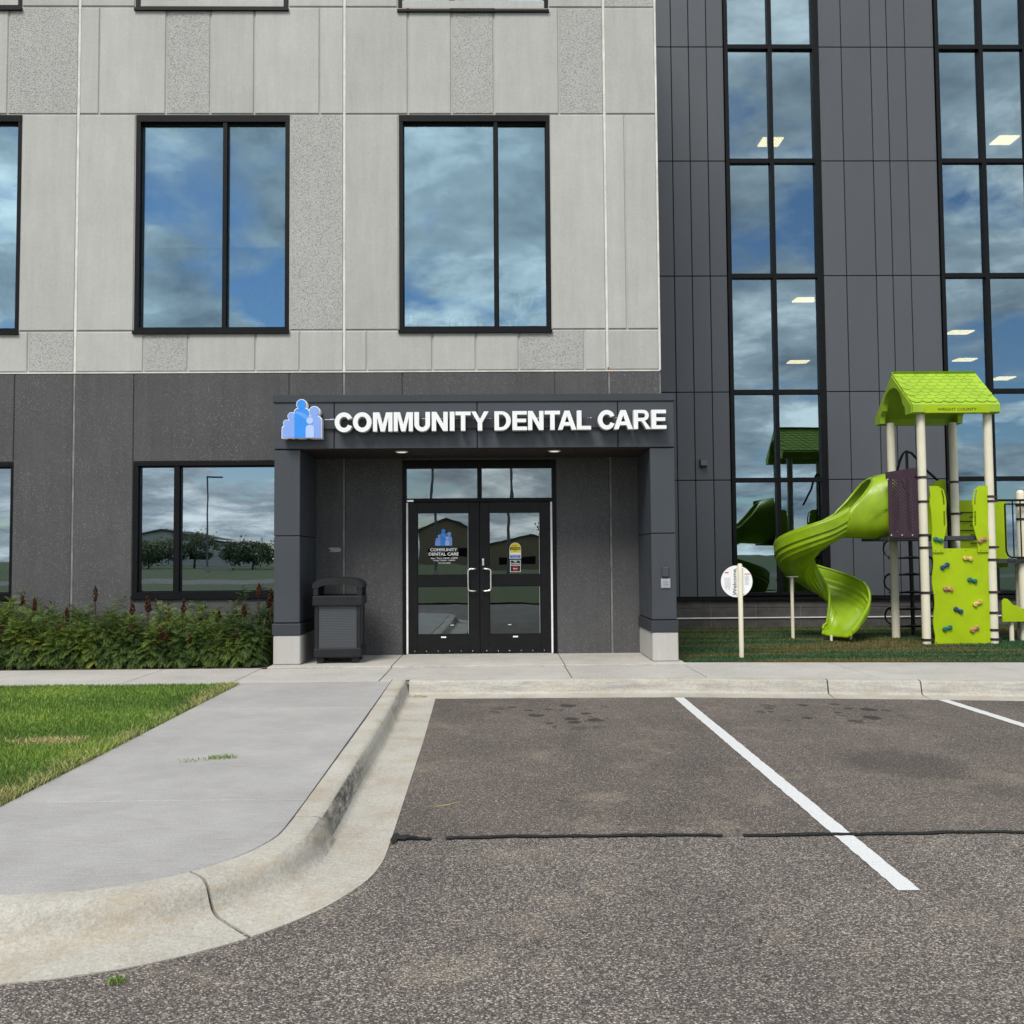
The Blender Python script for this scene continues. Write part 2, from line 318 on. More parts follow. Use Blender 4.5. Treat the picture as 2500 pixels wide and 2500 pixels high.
# ------------------------------------------------------------------ mesh helpers
WL = {}                                    # world location of every object
def reg(o, parent, w):
    COL.objects.link(o); w = Vector(w)
    if parent is not None: o.parent = parent; o.location = w - WL[parent.name]
    else: o.location = w
    WL[o.name] = w; return o
def tag(o, label=None, cat=None, group=None, kind=None):
    if label: o['label'] = label
    if cat: o['category'] = cat
    if group: o['group'] = group
    if kind: o['kind'] = kind
    return o
def thing(name, label, cat, loc, group=None):
    o = bpy.data.objects.new(name, None); o.empty_display_size = .1
    reg(o, None, loc); return tag(o, label, cat, group)
class MB:
    def __init__(s): s.v = []; s.f = []; s.mi = []; s.cur = 0
    def add(s, vs, fs, mi=None):
        b = len(s.v); s.v += [tuple(p) for p in vs]
        s.f += [tuple(i + b for i in f) for f in fs]; s.mi += [s.cur if mi is None else mi] * len(fs); return s
    def box(s, x0, x1, y0, y1, z0, z1, mi=None):
        return s.add([(x0, y0, z0), (x1, y0, z0), (x1, y1, z0), (x0, y1, z0), (x0, y0, z1), (x1, y0, z1), (x1, y1, z1), (x0, y1, z1)],
                     [(3, 2, 1, 0), (4, 5, 6, 7), (0, 1, 5, 4), (1, 2, 6, 5), (2, 3, 7, 6), (3, 0, 4, 7)], mi)
    def panel(s, x0, x1, z0, z1, y, d, c=.006, mi=None):
        """slab facing -Y with chamfered front edges"""
        vs = [(x0 + c, y, z0 + c), (x1 - c, y, z0 + c), (x1 - c, y, z1 - c), (x0 + c, y, z1 - c), (x0, y + c, z0), (x1, y + c, z0), (x1, y + c, z1), (x0, y + c, z1), (x0, y + d, z0), (x1, y + d, z0), (x1, y + d, z1), (x0, y + d, z1)]
        fs = [(0, 1, 2, 3)]
        for a in range(4):
            b = (a + 1) % 4; fs += [(4 + a, 4 + b, b, a), (8 + a, 8 + b, 4 + b, 4 + a)]
        fs.append((11, 10, 9, 8)); return s.add(vs, fs, mi)
    def cbox(s, x0, x1, y0, y1, z0, z1, c=.01, mi=None):
        """box with all vertical and horizontal edges chamfered (via 24 points)"""
        P = []; 
        for sx in (0, 1):
            for sy in (0, 1):
                for sz in (0, 1):
                    X, Y, Z = (x0, x1)[sx], (y0, y1)[sy], (z0, z1)[sz]; cx, cy, cz = (c, -c)[sx], (c, -c)[sy], (c, -c)[sz]
                    P += [(X, Y + cy, Z + cz), (X + cx, Y, Z + cz), (X + cx, Y + cy, Z)]
        bm = bmesh.new()
        for p in P: bm.verts.new(p)
        r = bmesh.ops.convex_hull(bm, input=bm.verts); bm.verts.index_update()
        s.add([v.co[:] for v in bm.verts], [tuple(v.index for v in f.verts) for f in bm.faces], mi); bm.free(); return s
    def tube(s, path, r, seg=10, mi=None, cap=True, closed=False):
        path = [Vector(p) for p in path]; n = len(path); rs = r if isinstance(r, (list, tuple)) else [r] * n
        vs = []; fs = []; prev = None
        for i, p in enumerate(path):
            a = path[(i - 1) % n] if (closed or i > 0) else p; b = path[(i + 1) % n] if (closed or i < n - 1) else p
            t = (b - a).normalized()
            if prev is None:
                nrm = t.orthogonal().normalized()
            else:
                nrm = (prev - t * prev.dot(t)); nrm = nrm.normalized() if nrm.length > 1e-6 else t.orthogonal().normalized()
            prev = nrm; bn = t.cross(nrm)
            for k in range(seg):
                an = 2 * math.pi * k / seg; vs.append(p + nrm * (rs[i] * math.cos(an)) + bn * (rs[i] * math.sin(an)))
        for i in range(n if closed else n - 1):
            j = (i + 1) % n
            for k in range(seg):
                k2 = (k + 1) % seg; fs.append((i * seg + k, i * seg + k2, j * seg + k2, j * seg + k))
        if cap and not closed: fs += [tuple(range(seg - 1, -1, -1)), tuple((n - 1) * seg + k for k in range(seg))]
        return s.add(vs, fs, mi)
    def lathe(s, prof, c=(0, 0, 0), seg=16, mi=None):
        vs = []; fs = []; n = len(prof)
        for r, z in prof:
            for k in range(seg):
                a = 2 * math.pi * k / seg; vs.append((c[0] + r * math.cos(a), c[1] + r * math.sin(a), c[2] + z))
        for i in range(n - 1):
            for k in range(seg):
                k2 = (k + 1) % seg; fs.append((i * seg + k, i * seg + k2, (i + 1) * seg + k2, (i + 1) * seg + k))
        fs += [tuple(range(seg - 1, -1, -1)), tuple((n - 1) * seg + k for k in range(seg))]
        return s.add(vs, fs, mi)
    def prism_xz(s, poly, y0, y1, mi=None):
        """polygon (x,z) counter-clockwise seen from -Y, extruded y0..y1"""
        n = len(poly); vs = [(x, y0, z) for x, z in poly] + [(x, y1, z) for x, z in poly]
        fs = [tuple(range(n)), tuple(range(2 * n - 1, n - 1, -1))] + [((i + 1) % n, i, n + i, n + (i + 1) % n) for i in range(n)]
        return s.add(vs, fs, mi)
    def prism_yz(s, poly, x0, x1, mi=None):
        n = len(poly); vs = [(x0, y, z) for y, z in poly] + [(x1, y, z) for y, z in poly]
        fs = [tuple(range(n - 1, -1, -1)), tuple(range(n, 2 * n))] + [(i, (i + 1) % n, n + (i + 1) % n, n + i) for i in range(n)]
        return s.add(vs, fs, mi)
    def prism_xy(s, poly, z0, z1, mi=None):
        n = len(poly); vs = [(x, y, z0) for x, y in poly] + [(x, y, z1) for x, y in poly]
        fs = [tuple(range(n - 1, -1, -1)), tuple(range(n, 2 * n))] + [(i, (i + 1) % n, n + (i + 1) % n, n + i) for i in range(n)]
        return s.add(vs, fs, mi)
    def build(s, name, mats, parent=None, smooth=False, origin=None):
        if isinstance(mats, str): mats = [mats]
        A = np.array(s.v, float)
        c = Vector(origin) if origin is not None else Vector(((A[:, 0].min() + A[:, 0].max()) / 2, (A[:, 1].min() + A[:, 1].max()) / 2, A[:, 2].min()))
        me = bpy.data.meshes.new(name); me.from_pydata([tuple(p) for p in (A - np.array(c))], [], s.f)
        for k in mats: me.materials.append(MATS[k])
        if any(s.mi): me.polygons.foreach_set('material_index', s.mi)
        if smooth: me.polygons.foreach_set('use_smooth', [True] * len(me.polygons))
        me.update(); o = bpy.data.objects.new(name, me); reg(o, parent, c)
        if smooth: me.set_sharp_from_angle(angle=R(38))
        return o
def B(name, mat, parent, *a, **k): return MB().box(*a).build(name, mat, parent, **k)
def copy_part(o, parent, w, rot=None, name=None):
    c = o.copy(); 
    reg(c, parent, w)
    if rot: c.rotation_euler = rot
    return c
def curve_mesh(polys, depth):
    """2D closed polygons (even-odd filled) -> list of verts, faces; x right, z up, y from 0 (front) to depth"""
    cu_ = bpy.data.curves.new('tmp', 'CURVE'); cu_.dimensions = '2D'; cu_.fill_mode = 'BOTH'; cu_.extrude = depth / 2
    for poly in polys:
        sp_ = cu_.splines.new('POLY'); sp_.points.add(len(poly) - 1); sp_.use_cyclic_u = True
        for p, (x, z) in zip(sp_.points, poly): p.co = (x, z, 0, 1)
    return _conv(cu_, depth)
def _conv(cu_, depth):
    o = bpy.data.objects.new('tmp', cu_); me = bpy.data.meshes.new_from_object(o)
    vs = [(v.co.x, depth / 2 - v.co.z, v.co.y) for v in me.vertices]; fs = [tuple(p.vertices) for p in me.polygons]
    bpy.data.objects.remove(o); bpy.data.curves.remove(cu_); bpy.data.meshes.remove(me); return vs, fs
def text_mesh(txt, height, depth, bold=0.0, width=None, spacing=1.0):
    """built-in font, returns verts (centred on x, base at z 0), faces"""
    cu_ = bpy.data.curves.new('tmp', 'FONT'); cu_.body = txt; cu_.size = 1; cu_.fill_mode = 'BOTH'; cu_.extrude = .01; cu_.offset = bold; cu_.resolution_u = 3; cu_.space_character = spacing
    vs, fs = _conv(cu_, .02); A = np.array(vs)
    x0, x1, z0, z1 = A[:, 0].min(), A[:, 0].max(), A[:, 2].min(), A[:, 2].max()
    k = height / (z1 - z0); kx = k if width is None else width / (x1 - x0)
    A[:, 0] = (A[:, 0] - (x0 + x1) / 2) * kx; A[:, 2] = (A[:, 2] - z0) * k; A[:, 1] = A[:, 1] / .02 * depth
    return A, fs
def arc(cx, cy, r, a0, a1, n, ry=None):
    ry = r if ry is None else ry
    return [(cx + r * math.cos(R(a0 + (a1 - a0) * i / n)), cy + ry * math.sin(R(a0 + (a1 - a0) * i / n))) for i in range(n + 1)]

D = 13.258         # face of the concrete building
PF = 12.14         # face of the entrance portico
WF = 18.10         # face of the metal clad wing

# ------------------------------------------------------------------ ground
def sheet(name, polys, z, mat, kind='structure', label=None, th=0.0):
    mb = MB()
    for p in polys:
        if th: mb.prism_xy(p, z - th, z)
        else: mb.add([(x, y, z) for x, y in p], [tuple(range(len(p)))])
    o = mb.build(name, mat, None, origin=(0, 0, z)); tag(o, label, kind=kind); return o
lot = sheet('parking_lot', [[(-400, -400), (400, -400), (400, 400), (-400, 400)]], -.150, 'asphalt')
# kerb and gutter: profile swept along a path (offset measured outward from the back of kerb)
PA = [(0, -.30), (0, 0), (.105, 0), (.135, -.004), (.152, -.018), (.172, -.070), (.188, -.122), (.205, -.138), (.235, -.143), (.36, -.1445), (.50, -.1455), (.50, -.30)]
PB = [(0, -.30), (0, 0), (.085, 0), (.115, -.004), (.140, -.014), (.158, -.030), (.172, -.054), (.186, -.085), (.202, -.110), (.224, -.126), (.255, -.134), (.30, -.137), (.50, -.1445), (.50, -.30)]
kerb = thing('kerb', None, None, (-1, 8, 0)); tag(kerb, kind='structure')
def kerb_seg(path, prof, jit=0):
    """path: (x, y, nx, ny) with outward normal"""
    mb = MB(); n = len(prof); vs = []; fs = []
    for (x, y, nx, ny) in path:
        for o_, z in prof: vs.append((x + nx * o_, y + ny * o_, z + (random.uniform(-.0012, .0012) if z > -.29 else 0)))
    for i in range(len(path) - 1):
        for k in range(n - 1): fs.append((i * n + k, i * n + k + 1, (i + 1) * n + k + 1, (i + 1) * n + k))
    fs += [tuple(range(n - 1, -1, -1)), tuple((len(path) - 1) * n + k for k in range(n))]
    return mb.add(vs, fs).build('kerb_section', 'kerb', kerb, smooth=True)
def lerp(a, b, t): return a + (b - a) * t
def straight(x0, y0, x1, y1, nx, ny, k=10): return [(lerp(x0, x1, i / k), lerp(y0, y1, i / k), nx, ny) for i in range(k + 1)]
kerb_seg(straight(-1.182, 10.795, -1.118, 8.02, 1, 0, 14), PA)
kerb_seg(straight(-1.118, 8.012, -1.075, 5.10, 1, 0, 14), PA)
CXc, CYc, RC = -1.98, 4.87, .905
kerb_seg([(-1.075, 5.092, 1, 0), (-1.075, 4.98, 1, 0)] + [(CXc + RC * math.cos(a), CYc + RC * math.sin(a), math.cos(a), math.sin(a)) for a in np.linspace(0, R(-45.0), 14)], PB)
kerb_seg([(CXc + RC * math.cos(a), CYc + RC * math.sin(a), math.cos(a), math.sin(a)) for a in np.linspace(R(-45.8), R(-90), 12)] + [(-2.5, CYc - RC, 0, -1), (-3.3, CYc - RC + .01, 0, -1), (-4.2, CYc - RC + .03, 0, -1)], PB)
kerb_seg(straight(-4.21, CYc - RC + .03, -9, CYc - RC + .1, 0, -1), PB)
KR = [(-.98, 10.78), (1.9, 10.72), (1.91, 10.72), (3.60, 10.50), (3.61, 10.50), (4.56, 10.36), (4.57, 10.36), (6.3, 10.07), (6.31, 10.07), (9.6, 9.50), (9.61, 9.50), (14, 8.8)]
PR = [(o_ if o_ < .3 else o_, z) for o_, z in PA]
for i in range(0, len(KR), 2):
    (xa, ya), (xb, yb) = KR[i], KR[i + 1]
    dn = Vector((yb - ya, -(xb - xa))).normalized()
    kerb_seg(straight(xa, ya, xb - .008, yb, dn.x, dn.y, 8), PA)
# pavement: base with slabs
pave = sheet('pavement', [[(-14, 10.50), (-2.86, 10.50), (-2.75, 3.97), (-1.98, 3.97)] + [(CXc + .9 * math.cos(a), CYc + .9 * math.sin(a)) for a in np.linspace(R(-90), 0, 10)] + [(-1.19, 10.78), (1.9, 10.72), (4.56, 10.36), (14, 8.8), (14, 12.0), (2.3, 12.2), (2.3, 13.3), (-2.86, 13.3), (-2.86, 12.0), (-14, 12.0)]], -.012, 'soil')
G = .0055
def slab(poly, mat='walk', z=0.0, top=None):
    mb = MB(); c = Vector((sum(p[0] for p in poly) / len(poly), sum(p[1] for p in poly) / len(poly)))
    ins = [(c.x + (x - c.x) * 1, c.y + (y - c.y) * 1) for x, y in poly]
    n = len(poly); e = .004
    def inset(p):
        d = c - Vector(p); d.normalize(); return (p[0] + d.x * e, p[1] + d.y * e)
    vs = [(x, y, z - .06) for x, y in poly] + [(x, y, z - .004) for x, y in poly] + [(*inset(p), z) for p in poly]
    fs = [tuple(2 * n + k for k in range(n))] + [(i, (i + 1) % n, n + (i + 1) % n, n + i) for i in range(n)] + [(n + i, n + (i + 1) % n, 2 * n + (i + 1) % n, 2 * n + i) for i in range(n)]
    return mb.add(vs, fs).build('paving_slab', mat, pave)
def wx0(y): return -2.75 - .012 * (y - 5)      # lawn side of the walk
def kx(y): return -1.185 + (10.98 - y) * (.110 / 5.88) - .006
for (ya, yb) in ((5.46, 8.77), (8.77, 10.60)):
    slab([(wx0(ya), ya + G), (kx(ya), ya + G), (kx(yb), yb - G), (wx0(yb), yb - G)])
slab([(-2.75, 3.975)] + [(-1.98, 3.972)] + [(CXc + .897 * math.cos(a), CYc + .897 * math.sin(a)) for a in np.linspace(R(-85), 0, 14)] + [(kx(5.40), 5.46 - G), (wx0(5.4), 5.46 - G)])
for xa, xb in ((-12, -9.6), (-9.6, -6.9), (-6.9, -4.15), (-4.15, -2.94)):
    slab([(xa + G, 10.51), (xb - G, 10.50), (xb - G, 11.98), (xa + G, 11.98)], 'walk_warm')
def kry(x):
    for (xa, ya), (xb, yb) in zip(KR[:-1], KR[1:]):
        if xa <= x <= xb: return lerp(ya, yb, (x - xa) / (xb - xa))
    return 10.78
def fy(x): return 11.88 if x < 2.35 else 12.21 - .085 * (x - 2.35)
xs = [-2.94, -1.32, .835, 2.34, 4.19, 5.98, 7.8, 9.6, 11.5]
for i, (xa, xb) in enumerate(zip(xs[:-1], xs[1:])):
    ya0, yb0 = (10.60 if xa < -1.4 else kry(xa) + .006), (10.60 if xb < -1.2 else kry(xb) + .006)
    if i == 0: yb0 = 10.60
    if i == 1: ya0 = 10.79
    fa, fb = (fy(xa + .01), fy(xb)) if xa < 2.3 else (fy(xa + .02), fy(xb))
    slab([(xa + G, ya0), (xb - G, yb0), (xb - G, fb), (xa + G, fa)] if i != 1 else [(xa + G, 10.606), (-1.188, 10.606), (-1.188, 10.802), (-.98, 10.786), (xb - G, yb0), (xb - G, fb), (xa + G, fa)], 'walk_warm')
for xa, xb in ((-2.86, -1.32), (-1.32, .835), (.835, 2.36)):
    slab([(xa + G, 11.886), (xb - G, 11.886), (xb - G, 13.27), (xa + G, 13.27)], 'slab', .022)
# markings and the sealed crack
def ragged(x0, y0, x1, y1, w0, w1, z, n, name, mat, jit, wob=0):
    p = []; q = []
    for i in range(n + 1):
        t = i / n; x, y = lerp(x0, x1, t), lerp(y0, y1, t) + (wob * (math.sin(3.1 * lerp(x0, x1, t)) + .6 * math.sin(7.7 * lerp(x0, x1, t) + 1) + .4 * math.sin(19 * lerp(x0, x1, t)))); d = Vector((y1 - y0, x0 - x1)).normalized(); w = lerp(w0, w1, t) / 2
        p.append((x + d.x * (w + random.uniform(-jit, jit)), y + d.y * (w + random.uniform(-jit, jit)))); q.append((x - d.x * (w + random.uniform(-jit, jit)), y - d.y * (w + random.uniform(-jit, jit))))
    mb = MB(); vs = [(x, y, z) for x, y in p] + [(x, y, z) for x, y in q]; k = n + 1
    fs = [(i, k + i, k + i + 1, i + 1) for i in range(n)]
    if (x1 - x0) == 0 or True:
        a = Vector(vs[0]); 
    o = mb.add(vs, fs).build(name, mat, None); 
    if o.data.polygons[0].normal.z < 0: o.data.flip_normals()
    return tag(o, kind='structure')
ragged(1.925, 10.17, 1.835, 4.30, .105, .10, -.146, 120, 'parking_line', 'paint', .0035)
ragged(4.60, 9.83, 4.62, 4.20, .105, .10, -.146, 120, 'parking_line', 'paint', .0035)
ragged(7.35, 9.5, 7.38, 4.00, .105, .10, -.146, 40, 'parking_line', 'paint', .0035)
for xa, xb, w in ((-.57, -.36, .046), (-.285, 1.20, .044), (1.31, 4.9, .046), (5.0, 8.5, .044)):
    pts = int((xb - xa) * 24) + 4
    o = ragged(xa, 5.19 - .012 * (xa + .6) * .9, xb, 5.19 - .011 * (xb + .6), w, w * .9, -.142, pts, 'crack_sealant', 'sealer', .007, .010)
sheet('tar_patch', [[(-.578, 5.13), (-.565, 5.08), (-.545, 5.10), (-.54, 5.145), (-.50, 5.135), (-.485, 5.17), (-.44, 5.165), (-.43, 5.19), (-.47, 5.205), (-.50, 5.235), (-.53, 5.21), (-.55, 5.26), (-.572, 5.24)]], -.138, 'sealer')

# lawn beside the walk
lawn_poly = [(-14, 4.075), (-4.2, 4.0), (-2.757, 3.98), (-2.757, 4.4), (wx0(5.4), 5.4), (wx0(8), 8), (wx0(10.47), 10.495), (-14, 10.495)]
sheet('lawn', [lawn_poly], -.010, 'lawn_soil')
sheet('planting_bed', [[(-14, 11.985), (-2.87, 11.985), (-2.87, 13.25), (-14, 13.25)]], -.004, 'soil')
turf_poly = [(2.362, 12.20), (4.0, 12.06), (7, 11.80), (14, 11.2), (21, 10.6), (21, 18.08), (2.33, 18.08), (2.33, 13.3), (2.362, 13.28)]
sheet('playground_turf', [turf_poly], .006, 'turf')
def tri_mesh(name, V, F, mat, parent=None, tint=None, kind='stuff', label=None, cat=None, origin=(0, 0, 0)):
    me = bpy.data.meshes.new(name); V = np.asarray(V, np.float32) - np.array(origin, np.float32); F = np.asarray(F, np.int32)
    me.vertices.add(len(V)); me.vertices.foreach_set('co', V.ravel())
    k = F.shape[1]; me.loops.add(F.size); me.loops.foreach_set('vertex_index', F.ravel())
    me.polygons.add(len(F)); me.polygons.foreach_set('loop_start', np.arange(0, F.size, k, dtype=np.int32)); 
    me.update(calc_edges=True)
    if tint is not None:
        at = me.attributes.new('tint', 'FLOAT', 'POINT'); at.data.foreach_set('value', np.asarray(tint, np.float32))
    me.materials.append(MATS[mat]); o = bpy.data.objects.new(name, me); reg(o, parent, origin); return tag(o, label, cat, kind=kind)
def blades(P, h, w, lean, tint):
    """P (n,3) roots; three-segment-less curved blade: 5 verts, 3 tris"""
    n = len(P); a = rng.uniform(0, 2 * np.pi, n); b = rng.uniform(0, 2 * np.pi, n)
    side = np.stack([np.cos(a), np.sin(a), np.zeros(n)], 1) * (w / 2)[:, None]; ld = np.stack([np.cos(b), np.sin(b), np.zeros(n)], 1)
    upv = np.array([0, 0, 1.0])
    mid = P + upv * (h * .55)[:, None] + ld * (lean * h * .28)[:, None]; tip = P + upv * (h * (1 - .25 * lean))[:, None] + ld * (lean * h * .95)[:, None]
    V = np.stack([P - side, P + side, mid + side * .8, mid - side * .8, tip], 1).reshape(-1, 3)
    base = np.arange(n)[:, None] * 5
    F = np.concatenate([base + np.array([0, 1, 2]), base + np.array([0, 2, 3]), base + np.array([3, 2, 4])], 0)
    return V, F, np.repeat(tint, 5)
def vnoise(x, y, s, seed=0):
    """cheap smooth 2D noise from sines"""
    r = np.random.default_rng(seed); o = 0
    for i in range(5):
        a, b, p = r.uniform(-1, 1), r.uniform(-1, 1), r.uniform(0, 6.28); o = o + np.sin((x * a + y * b) * s * (1 + i * .7) + p) / (1 + i * .4)
    return o / 2.6
# visible lawn: dense blades
n = 200000
t = rng.uniform(0, 1, n) ** 1.05; y = 10.49 - 6.48 * t
xl = -2.757 - .012 * (y - 5); wl = (y - 4.0) * .42 + 2.4
x = xl - .004 - wl * rng.uniform(0, 1, n) ** 1.05
pn = vnoise(x, y, 2.6, 3); keep = ~((np.hypot((x + 3.35) / .32, (y - 7.25) / .16) < 1) & (rng.uniform(0, 1, n) < .75))
keep &= rng.uniform(0, 1, n) < np.clip(.92 + .25 * pn, .45, 1)
x, y, pn = x[keep], y[keep], pn[keep]; n = len(x)
edge = np.clip(1 - (xl[keep] - x) / .30, 0, 1)
h = rng.uniform(.022, .048, n) * (1 + .35 * pn) * (1 + .5 * edge * rng.uniform(0, 1, n)); lean = rng.uniform(.1, .8, n) + .35 * edge
ti = np.clip(.42 + .30 * pn + rng.normal(0, .20, n), 0, .98)
V, F, T = blades(np.stack([x, y, np.full(n, -.010)], 1), h, rng.uniform(.0028, .0052, n) * (1 + (y - 5) * .06), lean, ti)
tri_mesh('lawn_grass', V, F, 'grass', None, T, label='mown green lawn grass left of the concrete walk', cat='grass')
# straw-coloured and overgrown blades along the walk edge
n = 7000; y = 4.6 + 5.85 * rng.uniform(0, 1, n) ** 1.6; x = -2.757 - .012 * (y - 5) - np.abs(rng.normal(0, .09, n)) + .012
pn = vnoise(x, y, 3.3, 9); k = rng.uniform(0, 1, n) < np.clip(.45 + .6 * pn, .05, 1); x, y = x[k], y[k]; n = len(x)
V, F, T = blades(np.stack([x, y, np.full(n, -.008)], 1), rng.uniform(.03, .085, n), rng.uniform(.0025, .0045, n), rng.uniform(.6, 1.15, n), rng.uniform(0, 1, n))
n2 = 900; P2 = np.stack([-3.35 + .30 * rng.normal(0, .5, n2), 7.25 + .15 * rng.normal(0, .5, n2), np.full(n2, -.008)], 1)
V2, F2, T2 = blades(P2, rng.uniform(.02, .06, n2), rng.uniform(.003, .0045, n2), rng.uniform(.9, 1.3, n2), rng.uniform(.4, 1, n2)); F = np.concatenate([F, F2 + len(V)]); V = np.concatenate([V, V2]); T = np.concatenate([T, T2])
tri_mesh('edge_grass', V, F, 'grass_dry', None, T, label='long straw-coloured grass fringe spilling over the walk edge', cat='grass')
# turf fibres
n = 90000; y = 11.3 + 6.7 * rng.uniform(0, 1, n) ** 1.25; x = 2.37 + 7.6 * rng.uniform(0, 1, n)
k = (y > 12.20 - .0845 * (x - 2.36) + .005) & (x < y * .56 + .3); x, y = x[k], y[k]; n = len(x)
V, F, T = blades(np.stack([x, y, np.full(n, .004)], 1), rng.uniform(.012, .030, n), rng.uniform(.006, .011, n), rng.uniform(.2, .9, n), rng.uniform(0, 1, n))
tri_mesh('turf_fibres', V, F, 'turf_fibre', None, None, label='green artificial turf with worn brown bands under the playground', cat='turf')
# clippings on the walk, a weed in the gutter joint
def tuft(name, c, n, r, h, mat, label, flat=False):
    a = rng.uniform(0, 6.28, n); rr = r * np.sqrt(rng.uniform(0, 1, n))
    P = np.stack([c[0] + rr * np.cos(a), c[1] + rr * np.sin(a) * .6, np.full(n, c[2])], 1)
    V, F, T = blades(P, rng.uniform(.5, 1, n) * h, np.full(n, .004), rng.uniform(.9, 1.2, n) if flat else rng.uniform(.2, 1, n), rng.uniform(.2, .95, n))
    tri_mesh(name, V, F, mat, None, T, kind=None, label=label, cat='grass', origin=c)
tuft('grass_clipping', (-1.885, 6.60, .001), 150, .10, .035, 'grass', 'clump of cut green grass lying on the grey walk', True)
tuft('grass_clipping', (-2.06, 6.52, .001), 60, .12, .025, 'grass', 'thin smear of grass clippings left of the green clump on the walk', True)
tuft('weed', (-1.36, 3.475, -.146), 55, .032, .036, 'grass', 'small green weed growing where the gutter meets the asphalt', False)
tuft('dry_leaf_litter', (-.86, 10.36, -.140), 90, .12, .03, 'grass_dry', 'brown dry litter caught in the far kerb corner', True)
def litter(name, pts, mat, label, cat):
    t = MB()
    for p in pts: t.tube(p, [.0028, .0035, .001], 5)
    return tag(t.build(name, mat, None), label, cat)
litter('twig', [[(-.38, 5.82, -.143), (-.31, 5.85, -.141), (-.24, 5.93, -.143)]], 'straw', 'curled yellow-green stalk lying on the asphalt', 'twig')
V, F, T = [], [], []
n = 70; P = np.stack([rng.uniform(-2.6, -1.2, n), rng.uniform(4.3, 8.5, n), np.full(n, .0015)], 1)
V, F, T = blades(P, rng.uniform(.02, .07, n), np.full(n, .0022), np.full(n, 1.25), rng.uniform(.2, 1, n)); V[:, 2] = np.clip(V[:, 2], .001, .006)
tri_mesh('loose_clippings', V, F, 'grass_dry', None, T, label='loose dry grass blades strewn over the grey walk', cat='grass')

# ------------------------------------------------------------------ concrete building
bld = thing('concrete_building', 'grey precast concrete building with dark ground floor and black framed windows', 'building', (-3, D, 0))
g = .011
def wall_panels(edges, z0, z1, rough=(), seams=(), mat='con_light', skip=(), y=D, dep=.14):
    for i, (a, b) in enumerate(zip(edges[:-1], edges[1:])):
        if i in skip: continue
        ga = .019 if any(abs(a - s_) < .02 for s_ in seams) else g; gb = .019 if any(abs(b - s_) < .02 for s_ in seams) else g
        MB().panel(a + ga, b - gb, z0 + g, z1 - g, y + (.004 if i in rough else 0), dep, .010).build('wall_panel', 'con_rough' if i in rough else mat, bld)
S1, S2, S3, XE = -5.885, -2.13, 1.575, 2.312
SE = (S1, S2, S3)
wall_panels([-9.4, -8.3, -6.884, S1, -5.597, -4.657, -4.03, -3.408, -2.478, S2, -1.225, -.606, .003, .929, S3, XE], 7.67, 9.235, (2, 5, 11, 13), SE)
wall_panels([-9.4, -8.88, -6.677, S1, -5.073, -2.905, S2, -1.357, .79, S3, 1.861, XE], 4.565, 7.67, (5,), SE, skip=(1, 4, 7))
wall_panels([-9.4, -8.2, -7.3, -6.537, S1, -4.933, -4.311, -3.368, -2.749, S2, -1.809, -.889, -.278, .327, 1.252, S3, XE], 3.985, 4.565, (3, 5, 13), SE)
wall_panels([-9.4, -8.9, -6.705, S1, -5.10, -2.93, S2, -1.365, .785, S3, XE], 9.235, 12.2, (9,), SE, skip=(1, 4, 7))
wall_panels([-9.4, -6.884, S1, -3.4, S2, .003, S3, XE], 12.2, 13.0, (), SE)
for a, b, z0, z1 in ((-9.4, -8.86, 0, 3.97), (-8.86, -6.712, 2.73, 3.97), (-8.86, -6.712, 0, .815), (-6.712, S1, 0, 3.97), (S1, -5.058, 0, 3.97), (-5.058, -2.895, 2.728, 3.97), (-5.058, -2.895, 0, .815), (-2.895, S2, 0, 3.97),
                     (S2, -1.312, 0, 3.97), (-1.312, .828, 2.722, 3.97), (.828, S3 + .02, 0, 3.97), (S3 + .02, XE, 0, 3.97)):
    ga = .016 if any(abs(a - s_) < .03 for s_ in SE) else .006; gb = .016 if any(abs(b - s_) < .03 for s_ in SE) else .006
    MB().panel(a + ga, b - gb, z0 + .004, z1 - .006, D, .14, .007).build('wall_panel', 'con_dark', bld)
# wall core behind the joints
def core(z0, z1, opens, mat, y=D + .016):
    x = -9.4
    for a, b in list(opens) + [(XE - .012, XE - .012)]:
        if a > x: MB().box(x, a, y, D + .30, z0, z1).build('wall_core', mat, bld)
        x = b
WC = [(-8.88, -6.677), (-5.073, -2.905), (-1.357, .79)]
core(9.18, 9.345, [], 'con_light'); core(7.66, 9.18, [], 'con_light'); core(4.53, 7.66, WC, 'con_light'); core(3.97, 4.53, [], 'con_light'); core(9.345, 12.1, [(-8.9, -6.705), (-5.10, -2.93), (-1.365, .785)], 'con_light'); core(12.1, 13, [], 'con_light')
core(2.722, 3.968, [], 'con_dark'); core(.815, 2.722, [(-8.86, -6.712), (-5.058, -2.895), (-1.312, .828)], 'con_dark'); core(-.1, .815, [(-1.312, .828)], 'con_dark')
for s_, za, zb in [(q, 3.99, 13) for q in SE]:
    B('joint_sealant', 'sealant', bld, s_ - .017, s_ + .017, D + .006, D + .05, za, zb)
for s_ in (S1, S2, S3 + .02): B('joint_sealant', 'sealant_dark', bld, s_ - .0135, s_ + .0135, D + .004, D + .05, 0, 3.968)
B('ledge', 'sealant', bld, -9.4, XE + .002, D - .006, D + .05, 3.968, 3.985)
B('corner_trim', 'sealant', bld, XE - .010, XE + .018, D + .010, D + .16, 3.99, 13.0)
B('corner_trim', 'sealant_dark', bld, XE - .006, XE + .012, D + .010, D + .16, 0, 3.96)
MB().box(XE - .2, XE, D + .17, WF + .3, -.1, 13).build('return_wall', 'con_light', bld)
